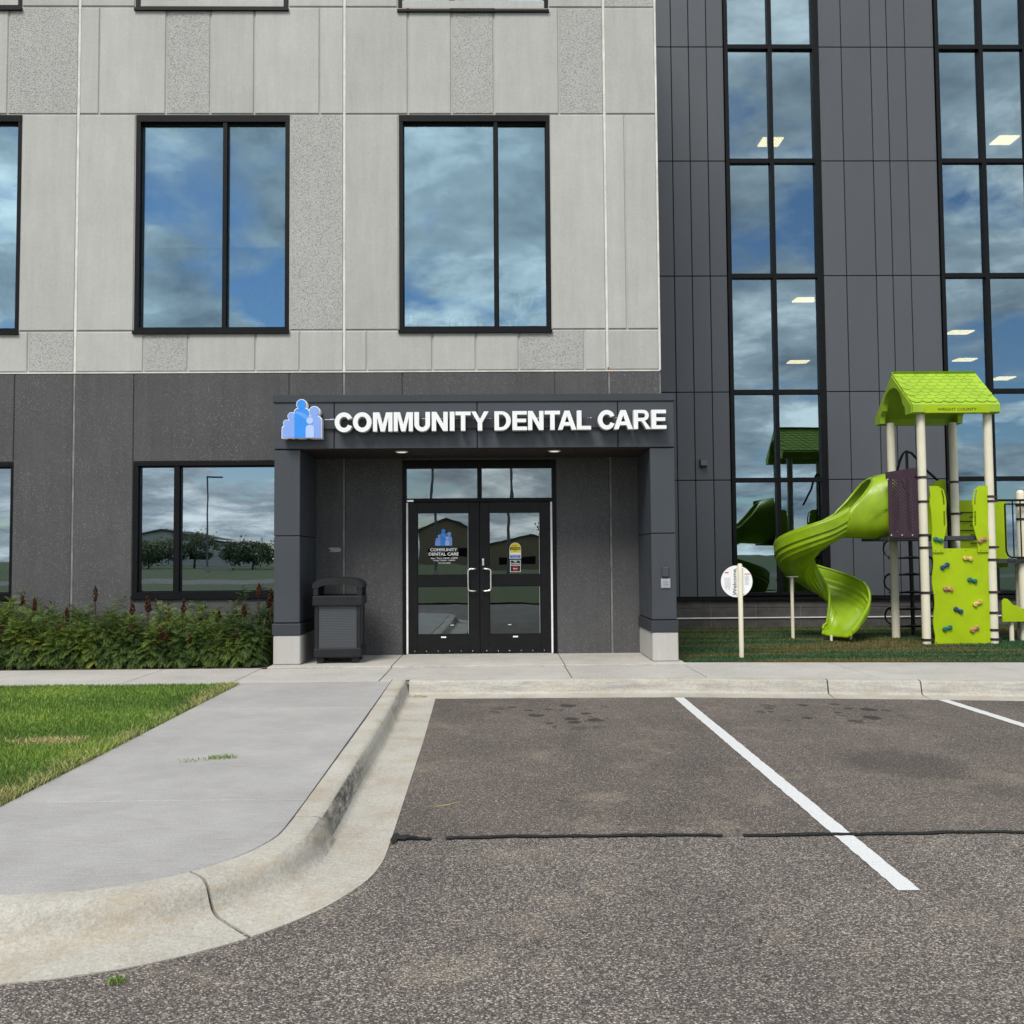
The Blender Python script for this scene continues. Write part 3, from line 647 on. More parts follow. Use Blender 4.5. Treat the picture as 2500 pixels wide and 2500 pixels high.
MB().box(-9.4, XE, D + .02, WF + 6, 13.0, 13.15).box(-9.42, XE + .02, D - .02, D + .3, 13.15, 13.25).build('roof', 'coping', bld)
MB().box(-9.4, -9.2, D + .31, WF + 6, -.1, 13).build('return_wall', 'con_light', bld)
MB().add([(S3 - .006, D - .002, 4.02), (S3 + .022, D - .002, 4.03), (S3 + .014, D - .002, 3.97), (S3 + .030, D - .002, 3.93), (S3 + .002, D - .002, 3.94)], [(0, 2, 3, 1), (0, 4, 2)]).build('rust_stain', 'rust', bld)
def window(x0, x1, z0, z1, ml, mr, jamb, head, sill, shade=None, mat='glass_up', thing_=None, sillproud=.035, sub=None):
    mb = MB(); y0, y1 = D + .012, D + .17
    mb.box(x0, x0 + jamb, y0, y1, z0 + sill, z1 - head); mb.box(x1 - jamb, x1, y0, y1, z0 + sill, z1 - head)
    mb.box(x0, x1, y0 - .003, y1, z1 - head, z1); mb.box(x0, x1, y0 - .003, y1, z0, z0 + sill)
    mb.box(x0 - .01, x1 + .01, D - sillproud, y0 - .004, z0 - .004, z0 + sill * .45)
    mb.box(ml, mr, y0 + .01, y1, z0 + sill, z1 - head)
    for a, b in ((x0 + jamb, ml), (mr, x1 - jamb)):               # glazing beads
        mb.box(a, b, y0 + .055, y1, z0 + sill, z0 + sill + .016); mb.box(a, b, y0 + .055, y1, z1 - head - .020, z1 - head)
        mb.box(a, a + .012, y0 + .055, y1, z0 + sill + .016, z1 - head - .020); mb.box(b - .012, b, y0 + .055, y1, z0 + sill + .016, z1 - head - .020)
    w = mb.build('window', 'frame_black', bld)
    for a, b in ((x0 + jamb, ml), (mr, x1 - jamb)):
        p = MB().box(a - .004, b + .004, D + .105, D + .113, z0 + sill - .004, z1 - head + .004).build('pane', mat, w)
        p.rotation_euler = (R(random.uniform(-.18, .18)), 0, R(random.uniform(-.18, .18)))
    if shade:
        B('roller_shade', 'shade', w, x0 + jamb, x1 - jamb, D + .24, D + .245, shade, z1 - head + .02)
    return w
window(-8.88, -6.677, 4.523, 7.664, -8.0, -7.93, .055, .09, .09, 5.9)
window(-5.073, -2.905, 4.523, 7.664, -3.850, -3.793, .062, .095, .095, 5.83)
window(-1.357, .79, 4.523, 7.664, -.006, .042, .055, .090, .095, 5.66)
window(-8.9, -6.705, 9.175, 12.2, -8.4, -8.32, .06, .1, .09)
window(-5.10, -2.93, 9.175, 12.2, -4.67, -4.59, .07, .1, .075)
window(-1.365, .785, 9.16, 12.2, -.626, -.572, .058, .1, .07)
window(-5.05, -2.90, .822, 2.722, -4.496, -4.420, .058, .050, .092, None, 'glass_low')
window(-8.86, -6.70, .822, 2.722, -7.3, -7.22, .05, .050, .092, None, 'glass_low')
# rooms behind the glass
def room(name, x0, x1, y0, y1, z0, z1, parent, lights=()):
    mb = MB(); 
    mb.box(x0, x1, y1, y1 + .1, z0, z1, 0); mb.box(x0 - .1, x0, y0, y1, z0, z1, 0); mb.box(x1, x1 + .1, y0, y1, z0, z1, 0)
    mb.box(x0 - .1, x1 + .1, y0, y1 + .1, z1, z1 + .1, 1); mb.box(x0 - .1, x1 + .1, y0, y1 + .1, z0 - .1, z0, 2)
    r_ = mb.build(name, ['int_wall', 'int_ceil', 'int_floor'], parent)
    for (lx, ly, w_, d_) in lights: B('ceiling_light', 'ceil_light', r_, lx - w_ / 2, lx + w_ / 2, ly - d_ / 2, ly + d_ / 2, z1 - .03, z1 - .005)
room('room', -9.1, 2.05, D + .32, D + 5.5, 4.45, 7.75, bld); room('room', -9.1, 2.05, D + .32, D + 5.5, 8.9, 12.15, bld)
room('room', -9.1, -1.6, D + .32, D + 5.5, .02, 3.3, bld); room('lobby', -1.4, 1.9, D + .32, D + 5.5, .02, 3.0, bld)

# door frame, transom and two leaves
df = MB(); fx0, fx1 = -1.307, .825
df.box(fx0, -1.262, D - .004, D + .14, .022, 2.716); df.box(.772, fx1, D - .004, D + .14, .022, 2.716)
df.box(-1.262, .772, D - .006, D + .14, 2.612, 2.716); df.box(-1.262, .772, D - .002, D + .14, 2.137, 2.19); df.box(-.272, -.208, D, D + .14, 2.19, 2.612)
dfo = df.build('door_frame', 'frame_black', bld)
for a, b in ((-1.262, -.272), (-.208, .772)):
    p = B('transom_pane', 'glass_door', dfo, a, b, D + .055, D + .063, 2.19, 2.612); p.rotation_euler = (R(random.uniform(-.5, .5)), 0, 0)
B('threshold', 'alu', dfo, -1.26, .77, D - .03, D + .1, .0225, .032)
for a, b in ((-1.262, -1.238), (.748, .772)): B('hinge_strip', 'alu_white', dfo, a, b, D - .006, D + .03, .035, 2.130)
B('closer_cover', 'alu', dfo, -1.25, -1.16, D - .02, D - .004, 2.143, 2.168)
def leaf(x0, x1, hx, hdir):
    gx0, gx1 = (-1.111, -.388) if x0 < -.5 else (-.111, .607); y0, y1 = D + .010, D + .055; zb, zt = .040, 2.130
    mb = MB(); mb.panel(x0, gx0, zb, zt, y0, .045, .003); mb.panel(gx1, x1, zb, zt, y0, .045, .003)
    mb.box(gx0, gx1, y0 + .001, y1, zb, .292); mb.box(gx0, gx1, y0 + .001, y1, .966, 1.116); mb.box(gx0, gx1, y0 + .001, y1, 1.992, zt)
    for za, zc in ((.292, .966), (1.116, 1.992)):
        mb.box(gx0, gx0 + .012, y0 + .008, y1, za, zc); mb.box(gx1 - .012, gx1, y0 + .008, y1, za, zc); mb.box(gx0 + .012, gx1 - .012, y0 + .008, y1, za, za + .012); mb.box(gx0 + .012, gx1 - .012, y0 + .008, y1, zc - .012, zc)
    o = mb.build('door_leaf', 'door_black', bld)
    for za, zc in ((.292, .966), (1.116, 1.992)):
        p = B('pane', 'glass_door', o, gx0 + .008, gx1 - .008, D + .030, D + .036, za + .008, zc - .008); p.rotation_euler = (R(random.uniform(-.2, .2)), 0, R(random.uniform(-.2, .2)))
        B('glass_edge_strip', 'brushed', o, (gx1 - .020), (gx1 - .014), D + .024, D + .028, za + .012, zc - .012)
    xh = hx; xo = hx + hdir * .105; yh = D - .055
    pts = [(xh, y0, 1.204), (xh, yh + .02, 1.204), (xh + hdir * .02, yh, 1.204), (xo - hdir * .03, yh, 1.200), (xo - hdir * .008, yh, 1.190), (xo, yh, 1.165), (xo, yh, .935), (xo - hdir * .008, yh, .910), (xo - hdir * .03, yh, .900), (xh + hdir * .02, yh, .896), (xh, yh + .02, .896), (xh, y0, .896)]
    MB().tube(pts, .0125, 10).build('handle', 'alu', o, smooth=True)
    for k in range(6): MB().lathe([(.006, 0), (.006, .004), (.003, .005)], (0, 0, 0), 8).build('screw', 'steel', o)
    ch = [c for c in o.children if c.name.startswith('screw')]
    for k, c in enumerate(ch):
        w = Vector((lerp(x0 + .09, x1 - .10, k / 5), y0 - .0005, .068)); c.rotation_euler = (R(90), 0, 0); c.location = w - WL[o.name]
    B('label_plate', 'decal_white', o, (gx0 + gx1) / 2 - .035 - .0, (gx0 + gx1) / 2 + .035, y0 - .002, y0 + .002, .250, .270)
    A, fs = text_mesh('ADA EZ', .010, .001, .01); 
    gw = (gx0 + gx1) / 2 + (.12 if x0 < -.5 else -.08)
    B('glass_mark', 'decal_white', o, gw - .022, gw + .022, D + .0285, D + .0295, .420, .428)
    return o
lL = leaf(-1.236, -.246, -.300, -1); lR = leaf(-.242, .747, -.195, 1)
mb = MB().cbox(-.213, -.178, D - .010, D + .012, 1.245, 1.352, .006); mb.lathe([(.012, 0), (.012, .012), (.008, .014)], (0, 0, 0), 12)
nb = len(mb.v) - 36
for i in range(nb, len(mb.v)):
    x, y, z = mb.v[i]; mb.v[i] = (-.1955 + x, D - .010 - z, 1.318 + y)
mb.build('lock', 'alu', lR, smooth=True)
def decal(name, parts, parent, y):
    """parts: list of (verts2d polygons or (A,fs)), material index"""
    pass
def logo_shapes():
    """family of four under one outline: (x,z) in a unit box 1 wide 1 high"""
    head = lambda cx, cz, r: arc(cx, cz, r, 0, 350, 24)
    def body(x0, x1, z1, r=.09): return [(x0, 0), (x1, 0), (x1, z1 - r)] + arc(x1 - r, z1 - r, r, 0, 90, 5)[1:] + arc(x0 + r, z1 - r, r, 90, 180, 5)
    return dict(b_left2=body(.0, .2, .315), h_left2=head(.105, .385, .078), b_left=body(.125, .36, .475), h_left=head(.235, .565, .092),
                b_mid=body(.31, .675, .76, .10), h_mid=head(.485, .875, .118), b_right=body(.62, .985, .565, .13), h_right=head(.812, .685, .125),
                b_kid=body(.595, .81, .335, .10), h_kid=head(.70, .445, .088),
                arm=[(.33 + .0, .70)] + arc(.375, .675, .045, 100, 230, 6) + [(.50, .55)] + arc(.60, .545, .07, 240, 400, 8, .055) + [(.50, .655)])
def put_logo(parent, x0, x1, z0, z1, y, th, keyname, mats):
    sh = logo_shapes(); sx, sz = x1 - x0, z1 - z0
    order = [('b_right', 'mid', 0), ('h_right', 'mid', 0), ('b_left2', 'mid', 1), ('h_left2', 'mid', 1), ('b_left', 'mid', 2), ('h_left', 'mid', 2), ('b_mid', 'blue', 3), ('h_mid', 'blue', 3), ('arm', 'arm', 4), ('b_kid', 'pale', 5), ('h_kid', 'pale', 5)]
    groups = {}
    for nm, mt, lay in order: groups.setdefault((lay, mt), []).append(nm)
    for (lay, mt), nms in groups.items():
        mb = MB()
        for j, nm in enumerate(nms):
            vs, fs = curve_mesh([[(x0 + px * sx, z0 + pz * sz) for px, pz in sh[nm]]], th)
            mb.add([(vx, y - lay * th * 1.2 - j * th * .3 + vy, vz) for vx, vy, vz in vs], fs)
        mb.build('figure', mats[mt], parent)
LM = dict(mid='logo_mid', blue='logo_blue', arm='logo_arm', pale='logo_pale')
put_logo(lL, -.864, -.624, 1.530, 1.764, D + .0275, .0004, 'decal', LM)
def put_text(txt, xc, z0, h, y, mat, parent, w=None, bold=.012, name='lettering', depth=.0006):
    A, fs = text_mesh(txt, h, depth, bold, w); A = A + np.array([xc, y, z0]); return MB().add(A.tolist(), fs).build(name, mat, parent)
put_text('COMMUNITY', -.745, 1.451, .043, D + .0268, 'decal_white', lL, .376, .022); put_text('DENTAL CARE', -.745, 1.391, .043, D + .0268, 'decal_white', lL, .416, .022)
put_text('Mon - Thurs. 7:30AM - 4:00PM', -.738, 1.343, .024, D + .0268, 'decal_white', lL, .37, .006); put_text('Friday 7:30AM - 2:00PM', -.738, 1.309, .024, D + .0268, 'decal_white', lL, .30, .006); put_text('763-270-6909', -.738, 1.277, .019, D + .0268, 'decal_white', lL, .17, .006)
# caution and no smoking stickers
cxs = .254
MB().prism_xz([(cxs - .080, 1.342), (cxs + .080, 1.342), (cxs + .080, 1.485)] + arc(cxs, 1.485, .080, 0, 180, 16)[1:], D + .0265, D + .0285).build('caution_sticker', 'decal_white', lR)
MB().prism_xz([(cxs - .075, 1.425), (cxs + .075, 1.425), (cxs + .075, 1.485)] + arc(cxs, 1.485, .075, 0, 180, 16)[1:], D + .0255, D + .0264).build('sticker_field', 'decal_yellow', lR)
MB().box(cxs - .073, cxs + .073, D + .0245, D + .0254, 1.464, 1.502).build('sticker_field', 'decal_black', lR)
MB().box(cxs - .072, cxs + .072, D + .0255, D + .0264, 1.348, 1.394).build('sticker_field', 'decal_blue', lR)
put_text('AUTOMATIC', cxs, 1.514, .014, D + .0235, 'decal_black', lR, .09, .01); put_text('CAUTION', cxs, 1.472, .022, D + .0235, 'decal_yellow', lR, .125, .02); put_text('DOOR', cxs, 1.442, .014, D + .0235, 'decal_black', lR, .05, .01)
put_text('ACTIVATE SWITCH', cxs, 1.374, .013, D + .0245, 'decal_white', lR, .125, .01); put_text('TO OPERATE', cxs, 1.354, .013, D + .0245, 'decal_white', lR, .09, .01)
MB().box(cxs - .073, cxs + .073, D + .0265, D + .0285, 1.156, 1.322).build('no_smoking_sticker', 'decal_white', lR)
MB().box(cxs - .067, cxs + .067, D + .0255, D + .0264, 1.254, 1.316).build('sticker_field', 'decal_black', lR); MB().box(cxs - .067, cxs + .067, D + .0255, D + .0264, 1.162, 1.246).build('sticker_field', 'decal_black', lR)
put_text('No', cxs, 1.290, .022, D + .0245, 'decal_white', lR, .04, .02); put_text('Smoking', cxs, 1.259, .024, D + .0245, 'decal_white', lR, .115, .015)
vs, fs = curve_mesh([arc(cxs, 1.204, .036, 0, 345, 24), arc(cxs, 1.204, .028, 0, 345, 24)], .0006); MB().add([(x, y + D + .0245, z) for x, y, z in vs], fs).build('prohibition_ring', 'decal_red', lR)
MB().box(cxs - .026, cxs + .022, D + .0245, D + .0252, 1.196, 1.206).build('cigarette', 'decal_white', lR)
MB().prism_xz([(cxs - .027, 1.221), (cxs + .021, 1.181), (cxs + .027, 1.187), (cxs - .021, 1.227)], D + .0236, D + .0243).build('slash', 'decal_red', lR)
MB().add([(-2.345, D - .002, 1.51), (-2.20, D - .002, 1.515), (-2.165, D - .002, 1.49), (-2.185, D - .002, 1.455), (-2.34, D - .002, 1.452), (-2.30, D - .002, 1.475)], [(0, 5, 2, 1), (5, 4, 3, 2)]).build('adhesive_residue', 'residue', bld)

# ------------------------------------------------------------------ trinkets on the sill of the window above the entrance
def sill_item(name, prof, x, y, mat, label, cat, group=None, seg=12, z=4.645):
    return tag(MB().lathe(prof, (x, y, z), seg).build(name, mat, None, smooth=True), label, cat, group)
MB().box(-1.28, .715, D + .175, D + .42, 4.60, 4.644).build('inner_sill', 'int_ceil', bld)
YS = D + .255
fig = [(.020, 0), (.024, .03), (.016, .06), (.010, .07), (.022, .085), (.024, .10), (.014, .118), (.002, .122)]
FIGL = ['cream figurine next to the rust bowl on the upper window sill', 'cream figurine second from the rust bowl on the sill', 'cream figurine right of the white card on the sill', 'teal figurine nearest the white card on the sill', 'teal figurine nearest the mullion on the sill', 'red figurine just right of the window mullion', 'cream figurine by the tan stick ornament', 'cream figurine touching the pot of the spiky ornament', 'red figurine right of the spiky ornament']
for i, (xx, mt) in enumerate(((-.70, 'trinket'), (-.61, 'trinket'), (-.43, 'trinket'), (-.30, 'trinket_teal'), (-.21, 'trinket_teal'), (.12, 'trinket_rose'), (.20, 'trinket'), (.30, 'trinket'), (.55, 'trinket_rose'))):
    sill_item('figurine', [(r * random.uniform(1.2, 1.5), z * random.uniform(.95, 1.05) * (1.0 + .35 * (i % 3) / 2)) for r, z in fig], xx, YS, mt, FIGL[i], 'figurine', 'figurines on the window sill')
sill_item('bowl', [(.05, 0), (.10, .03), (.13, .055), (.135, .06), (.12, .085), (.06, .105), (.012, .115), (.010, .125)], -.97, YS - .0, 'trinket_rose', 'rust-coloured lidded bowl at the left of the upper window sill', 'bowl', None, 20)
tag(MB().box(-1.235, -1.20, YS - .02, YS + .02, 4.645, 4.84).box(-1.235, -1.15, YS - .02, YS + .02, 4.645, 4.72).build('bookend', 'crystal', None), 'pale blue stepped ornament in the left corner of the upper window', 'ornament')
tag(MB().box(-.545, -.48, YS - .004, YS + .004, 4.645, 4.735).build('note_card', 'decal_white', None), 'white card propped on the upper window sill', 'card')
t = thing('glass_plant', 'spiky pale green ornament in a round pot on the upper window sill', 'ornament', (.38, YS, 4.645))
MB().lathe([(.05, 0), (.075, .03), (.08, .07), (.065, .10), (.05, .105)], (.38, YS, 4.645), 14).build('pot', 'trinket_teal', t, smooth=True)
for k in range(12):
    a = R(-55 + 110 * k / 11); l = random.uniform(.26, .42); q = random.uniform(-.025, .025)
    MB().tube([(.38 + .04 * math.sin(a), YS + q, 4.74), (.38 + l * .45 * math.sin(a) * .8, YS + q, 4.74 + l * .5), (.38 + l * .62 * math.sin(a) + q, YS + q, 4.74 + l)], [.022, .018, .004], 6).build('spike', 'crystal', t, smooth=True)
sill_item('cactus', [(.012, 0), (.016, .08), (.013, .16), (.004, .19)], .245 - .08, YS - .02, 'straw', 'thin tan stick ornament left of the spiky pot', 'ornament')

# ------------------------------------------------------------------ entrance portico
por = thing('entrance_portico', 'dark grey metal clad entrance portico with two square piers', 'portico', (-.27, PF, 0))
def pier(x0, x1):
    base = MB().cbox(x0 - .002, x1 + .014, PF - .012, D - .012, .0225, .392, .012)
    for (za, zb, e) in ((.552, 1.646, 0), (1.656, 2.748, 0)):
        MB().cbox(x0, x1, PF, D - .014, za, zb, .006).build('pier_cladding', 'panel_portico', por)
    MB().box(x0 + .012, x1 - .012, PF + .012, D - .016, .39, 2.75).build('pier_core', 'panel_back', por)
    MB().cbox(x0 - .016, x1 + .016, PF - .022, D - .013, .394, .540, .006).build('pier_band', 'coping', por)
    base.build('pier_base', 'con_base', por)
pier(-2.838, -2.510); pier(1.974, 2.288)
FX = [-2.842, -2.075, -.245, 1.563, 2.292]
for a, b in zip(FX[:-1], FX[1:]):
    MB().panel(a + .005, b - .005, 2.764, 3.352, PF - .008, .03, .004).build('fascia_panel', 'panel_portico', por)
MB().box(-2.836, 2.286, PF + .02, D - .004, 2.775, 3.352).build('fascia_core', 'panel_back', por)
for xa, xb in ((-2.843, -2.837), (2.287, 2.293)): B('side_fascia', 'panel_portico', por, xa, xb, PF + .023, D - .004, 2.764, 3.352)
MB().box(-2.835, 2.285, PF + .024, D - .003, 2.754, 2.774).build('soffit', 'soffit', por)
MB().box(-2.852, 2.302, PF - .026, D - .002, 3.364, 3.452).box(-2.846, 2.296, PF - .014, D - .002, 3.353, 3.3635).build('coping', 'coping', por)
for x in (-1.24, .761):
    d_ = MB().lathe([(.085, .012), (.085, .004), (.078, 0), (.06, 0)], (x, 12.415, 2.743), 20).build('downlight', 'white_face', por, smooth=True); 
    MB().lathe([(.058, .0), (.058, .004)], (x, 12.415, 2.7405), 20).build('lens', 'lamp_lens', d_)
for x in (-.44, -.08, .37): MB().panel(x - .025, x + .025, 2.895, 2.945, PF - .011, .003, .001).build('cover_plate', 'panel_portico', por)

# ------------------------------------------------------------------ sign lettering
sgn = thing('sign_lettering', 'raised white channel letters reading COMMUNITY DENTAL CARE on the portico', 'sign', (.06, PF - .01, 2.96))
MB().box(-2.20, 1.50, PF - .045, PF - .0085, 3.015, 3.135).build('raceway', 'coping', sgn)
wr = MB(); xw = -2.18
while xw < 1.62:
    lw = random.choice((.008, .012, .02, .05)); wr.box(xw, xw + lw, PF - .030, PF - .018, 3.137, 3.137 + random.uniform(.004, .011)); xw += lw + random.choice((.01, .02, .05, .11))
wro = wr.build('wiring', 'white_side', sgn); wro['kind'] = 'stuff'
def ringpair(cx, cz, rx, rz, t, a0, a1, n=26):
    o_ = [(cx + rx * math.cos(R(a0 + (a1 - a0) * i / n)), cz + rz * math.sin(R(a0 + (a1 - a0) * i / n))) for i in range(n + 1)]
    i_ = [(cx + (rx - t) * math.cos(R(a0 + (a1 - a0) * i / n)), cz + (rz - t * .92) * math.sin(R(a0 + (a1 - a0) * i / n))) for i in range(n + 1)]
    return o_, i_
def glyph(c):
    """polygons in a unit cell: height 1, natural width w, stroke t"""
    t = .235
    if c == 'I': return [[(0, 0), (t + .02, 0), (t + .02, 1), (0, 1)]], t + .02
    if c == 'T': w = .80; a = (w - t) / 2; return [[(a, 0), (a + t, 0), (a + t, 1 - .19), (w, 1 - .19), (w, 1), (0, 1), (0, 1 - .19), (a, 1 - .19)]], w
    if c == 'L': w = .72; return [[(0, 0), (w, 0), (w, .19), (t, .19), (t, 1), (0, 1)]], w
    if c == 'E': w = .74; return [[(0, 0), (w, 0), (w, .185), (t, .185), (t, .415), (w - .05, .415), (w - .05, .60), (t, .60), (t, .815), (w - .015, .815), (w - .015, 1), (0, 1)]], w
    if c == 'N': w = .80; return [[(0, 0), (.22, 0), (.22, .62), (w - .235, 0), (w, 0), (w, 1), (w - .22, 1), (w - .22, .38), (.235, 1), (0, 1)]], w
    if c == 'M': w = .96; return [[(0, 0), (.205, 0), (.205, .74), (.375, 0), (w - .375, 0), (w - .205, .74), (w - .205, 0), (w, 0), (w, 1), (w - .315, 1), (w / 2, .36), (.315, 1), (0, 1)]], w
    if c == 'Y': w = .90; a = (w - t) / 2; return [[(a, 0), (a + t, 0), (a + t, .42), (w, 1), (w - .235, 1), (w / 2, .59), (.235, 1), (0, 1), (a, .42)]], w
    if c == 'A': w = .98; return [[(0, 0), (.245, 0), (.32, .215), (w - .32, .215), (w - .245, 0), (w, 0), (w / 2 + .135, 1), (w / 2 - .135, 1)], [(.375, .40), (w - .375, .40), (w / 2, .73)]], w
    if c == 'U':
        w = .80; o_, i_ = ringpair(w / 2, .37, w / 2, .385, t, 180, 360, 18); return [[(0, 1)] + o_ + [(w, 1), (w - t, 1)] + i_[::-1] + [(t, 1)]], w
    if c == 'O':
        w = .97; o_, i_ = ringpair(w / 2, .5, w / 2, .515, .245, 0, 352, 44); return [o_, i_], w
    if c == 'C':
        w = .92; o_, i_ = ringpair(.485, .5, .485, .515, .245, 38, 322, 36)
        o_[0] = (.905, .72); o_[-1] = (.915, .29); i_[0] = (.675, .64); i_[-1] = (.68, .37); return [o_ + i_[::-1]], w
    if c == 'D':
        w = .84; q = [(.36, 1)] + arc(.36, .5, w - .36, 90, -90, 22, .5)[1:] ; r_ = [(.34, .835)] + arc(.34, .5, w - .34 - t, 90, -90, 22, .335)[1:]
        return [[(0, 0), (0, 1)] + q, [(t, .165), (t, .835)] + r_], w
    if c == 'R':
        w = .92; bowl = arc(.53, .715, .285, 90, -90, 14, .285)
        return [[(0, 0), (0, 1)] + bowl + [(.60, .425), (w, 0), (w - .245, 0), (.46, .36), (.40, .41), (t, .41), (t, 0)], [(t, .835)] + arc(.50, .71, .12, 90, -90, 10, .125) + [(t, .585)]], w
LX = [-2.041, -1.819, -1.814, -1.576, -1.558, -1.312, -1.297, -1.054, -1.036, -.837, -.816, -.614, -.588, -.528, -.515, -.324, -.319, -.096, -.023, .185, .205, .392, .403, .6, .616, .81, .782, 1.016, 1.021, 1.203, 1.292, 1.505, 1.492, 1.734, 1.745, 1.964, 1.968, 2.162]
word = 'COMMUNITYDENTALCARE'
def letter_geo(polys, sx, sz, x0, z0, y, th, off):
    cu_ = bpy.data.curves.new('tmp', 'CURVE'); cu_.dimensions = '2D'; cu_.fill_mode = 'BOTH'; cu_.extrude = th / 2; cu_.offset = off
    for poly in polys:
        sp_ = cu_.splines.new('POLY'); sp_.points.add(len(poly) - 1); sp_.use_cyclic_u = True
        for p, (px, pz) in zip(sp_.points, poly): p.co = (x0 + px * sx, z0 + pz * sz, 0, 1)
    vs, fs = _conv(cu_, th); return [(a, b + y, c) for a, b, c in vs], fs
LF = PF - .17
for i, c in enumerate(word):
    xa, xb = LX[2 * i], LX[2 * i + 1]
    if i and xa < LX[2 * i - 1] + .006 and c != 'A': xa = LX[2 * i - 1] + .008
    pl, w = glyph(c); z0 = 2.958 + .0045 * (xa + 2.04); hh = .243
    if c in 'OC': pass
    sx = (xb - xa) / w
    vs, fs = letter_geo(pl, sx, hh, xa, z0, LF, .006, 0); face = MB().add(vs, fs).build('letter', 'white_face', sgn)
    vs, fs = letter_geo(pl, sx, hh, xa, z0, LF + .0065, .115, -.0015); MB().add(vs, fs).build('return', 'white_side', face)
# logo box
lg = thing('logo_sign', 'raised blue sign of four family figures at the left of the portico fascia', 'sign', (-2.45, PF - .01, 2.88))
sh = logo_shapes(); lx0, lx1, lz0, lz1 = -2.700, -2.205, 2.887, 3.372
outl = [(0, 0), (1, 0), (1, .60)]
def union_outline(pad, th, y, mat, name):
    mb = MB(); 
    for k, nm in enumerate(('b_left2', 'h_left2', 'b_left', 'h_left', 'b_mid', 'h_mid', 'b_right', 'h_right')):
        P = [(lx0 + a * (lx1 - lx0), lz0 + b * (lz1 - lz0)) for a, b in sh[nm]]; cx_ = sum(p[0] for p in P) / len(P); cz_ = sum(p[1] for p in P) / len(P)
        Q = [(x + (pad if x > cx_ else -pad), z + (pad if z > cz_ else -pad)) for x, z in P] if nm[0] == 'b' else [(cx_ + (x - cx_) * (1 + pad / .055), cz_ + (z - cz_) * (1 + pad / .055)) for x, z in P]
        vs, fs = curve_mesh([Q], th); mb.add([(a, b + y + k * .0006, c) for a, b, c in vs], fs)
    return mb.build(name, mat, lg)
union_outline(.009, .12, LF + .006, 'white_face', 'box_body')
put_logo(lg, lx0, lx1, lz0, lz1, LF + .003, .0008, 'logo', LM)
MB().box(-2.19, -2.06, PF - .05, PF - .03, 3.128, 3.136).build('conduit', 'alu', lg)

# ------------------------------------------------------------------ card reader and push plate on the right pier
tag(MB().cbox(2.103, 2.192, PF - .035, PF - .0005, 1.092, 1.222, .014).cbox(2.135, 2.160, PF - .040, PF - .034, 1.102, 1.112, .003).build('card_reader', 'grey_plastic', None), 'dark grey card reader on the right portico pier', 'card reader')
pp = thing('push_plate', 'square steel door push plate below the card reader', 'push plate', (2.15, PF, .951))
MB().panel(2.089, 2.211, .951, 1.073, PF - .018, .0175, .006).build('plate', 'brushed', pp)
put_text('PUSH', 2.15, 1.018, .018, PF - .0192, 'decal_blue', pp, .06, .01); put_text('TO OPEN', 2.15, .990, .014, PF - .0192, 'decal_blue', pp, .07, .01)

# ------------------------------------------------------------------ litter bin
bin_ = thing('litter_bin', 'dark grey square litter bin with domed lid and perforated sides', 'litter bin', (-2.065, 12.53, .022))
bx0, bx1, by0, by1 = -2.355, -1.765, 12.23, 12.82
def bb(name, mat, *a, c=.012): return MB().cbox(*a, c).build(name, mat, bin_)
for x in (bx0 + .03, bx1 - .12):
    for y in (by0 + .03, by1 - .12): bb('foot', 'bin_frame', x, x + .09, y, y + .09, .022, .105, c=.008)
bb('base', 'bin_frame', bx0 - .008, bx1 + .008, by0 - .008, by1 + .008, .098, .215)
for x in (bx0, bx1 - .055):
    for y in (by0, by1 - .055): bb('corner_post', 'bin_frame', x, x + .055, y, y + .055, .205, .77)
for (a, b, c_, d_) in ((bx0 + .05, bx1 - .05, by0 + .018, by0 + .024), (bx0 + .05, bx1 - .05, by1 - .024, by1 - .018), (bx0 + .018, bx0 + .024, by0 + .05, by1 - .05), (bx1 - .024, bx1 - .018, by0 + .05, by1 - .05)):
    MB().box(a, b, c_, d_, .21, .765).build('perforated_side', 'bin_mesh', bin_)
MB().box(bx0 + .03, bx1 - .03, by0 + .03, by1 - .03, .15, .74).build('liner', 'panel_back', bin_)
bb('collar', 'bin_frame', bx0 - .025, bx1 + .025, by0 - .025, by1 + .025, .755, .885)
for x in (bx0 - .018, bx1 - .052):
    for y in (by0 - .018, by1 - .052): bb('lid_post', 'bin_frame', x, x + .07, y, y + .07, .88, 1.02)
def dome():
    mb = MB(); n = 12; cx_ = (bx0 + bx1) / 2; hw = (bx1 - bx0) / 2 + .025
    prof = [(cx_ - hw, 1.005), (cx_ - hw, .985)] + [(cx_ - hw + .075, .985)] + [(cx_ - (hw - .075) * math.cos(math.pi * i / 8), .985 + .045 * math.sin(math.pi * i / 8)) for i in range(1, 8)] + [(cx_ + hw - .075, .985), (cx_ + hw, .985), (cx_ + hw, 1.005)]
    top = [(cx_ + hw * math.cos(math.pi * i / n) , 1.005 + .112 * math.sin(math.pi * i / n) ** .72) for i in range(1, n)]
    P = prof + top; vs, fs = curve_mesh([P], by1 - by0 + .05); mb.add([(a, b + by0 - .025, c) for a, b, c in vs], fs); return mb
o = dome().build('lid', 'bin_frame', bin_, smooth=True)
bv = o.modifiers.new('bevel', 'BEVEL'); bv.width = .012; bv.segments = 2; bv.limit_method = 'ANGLE'
bin_.rotation_euler = (0, 0, R(3))

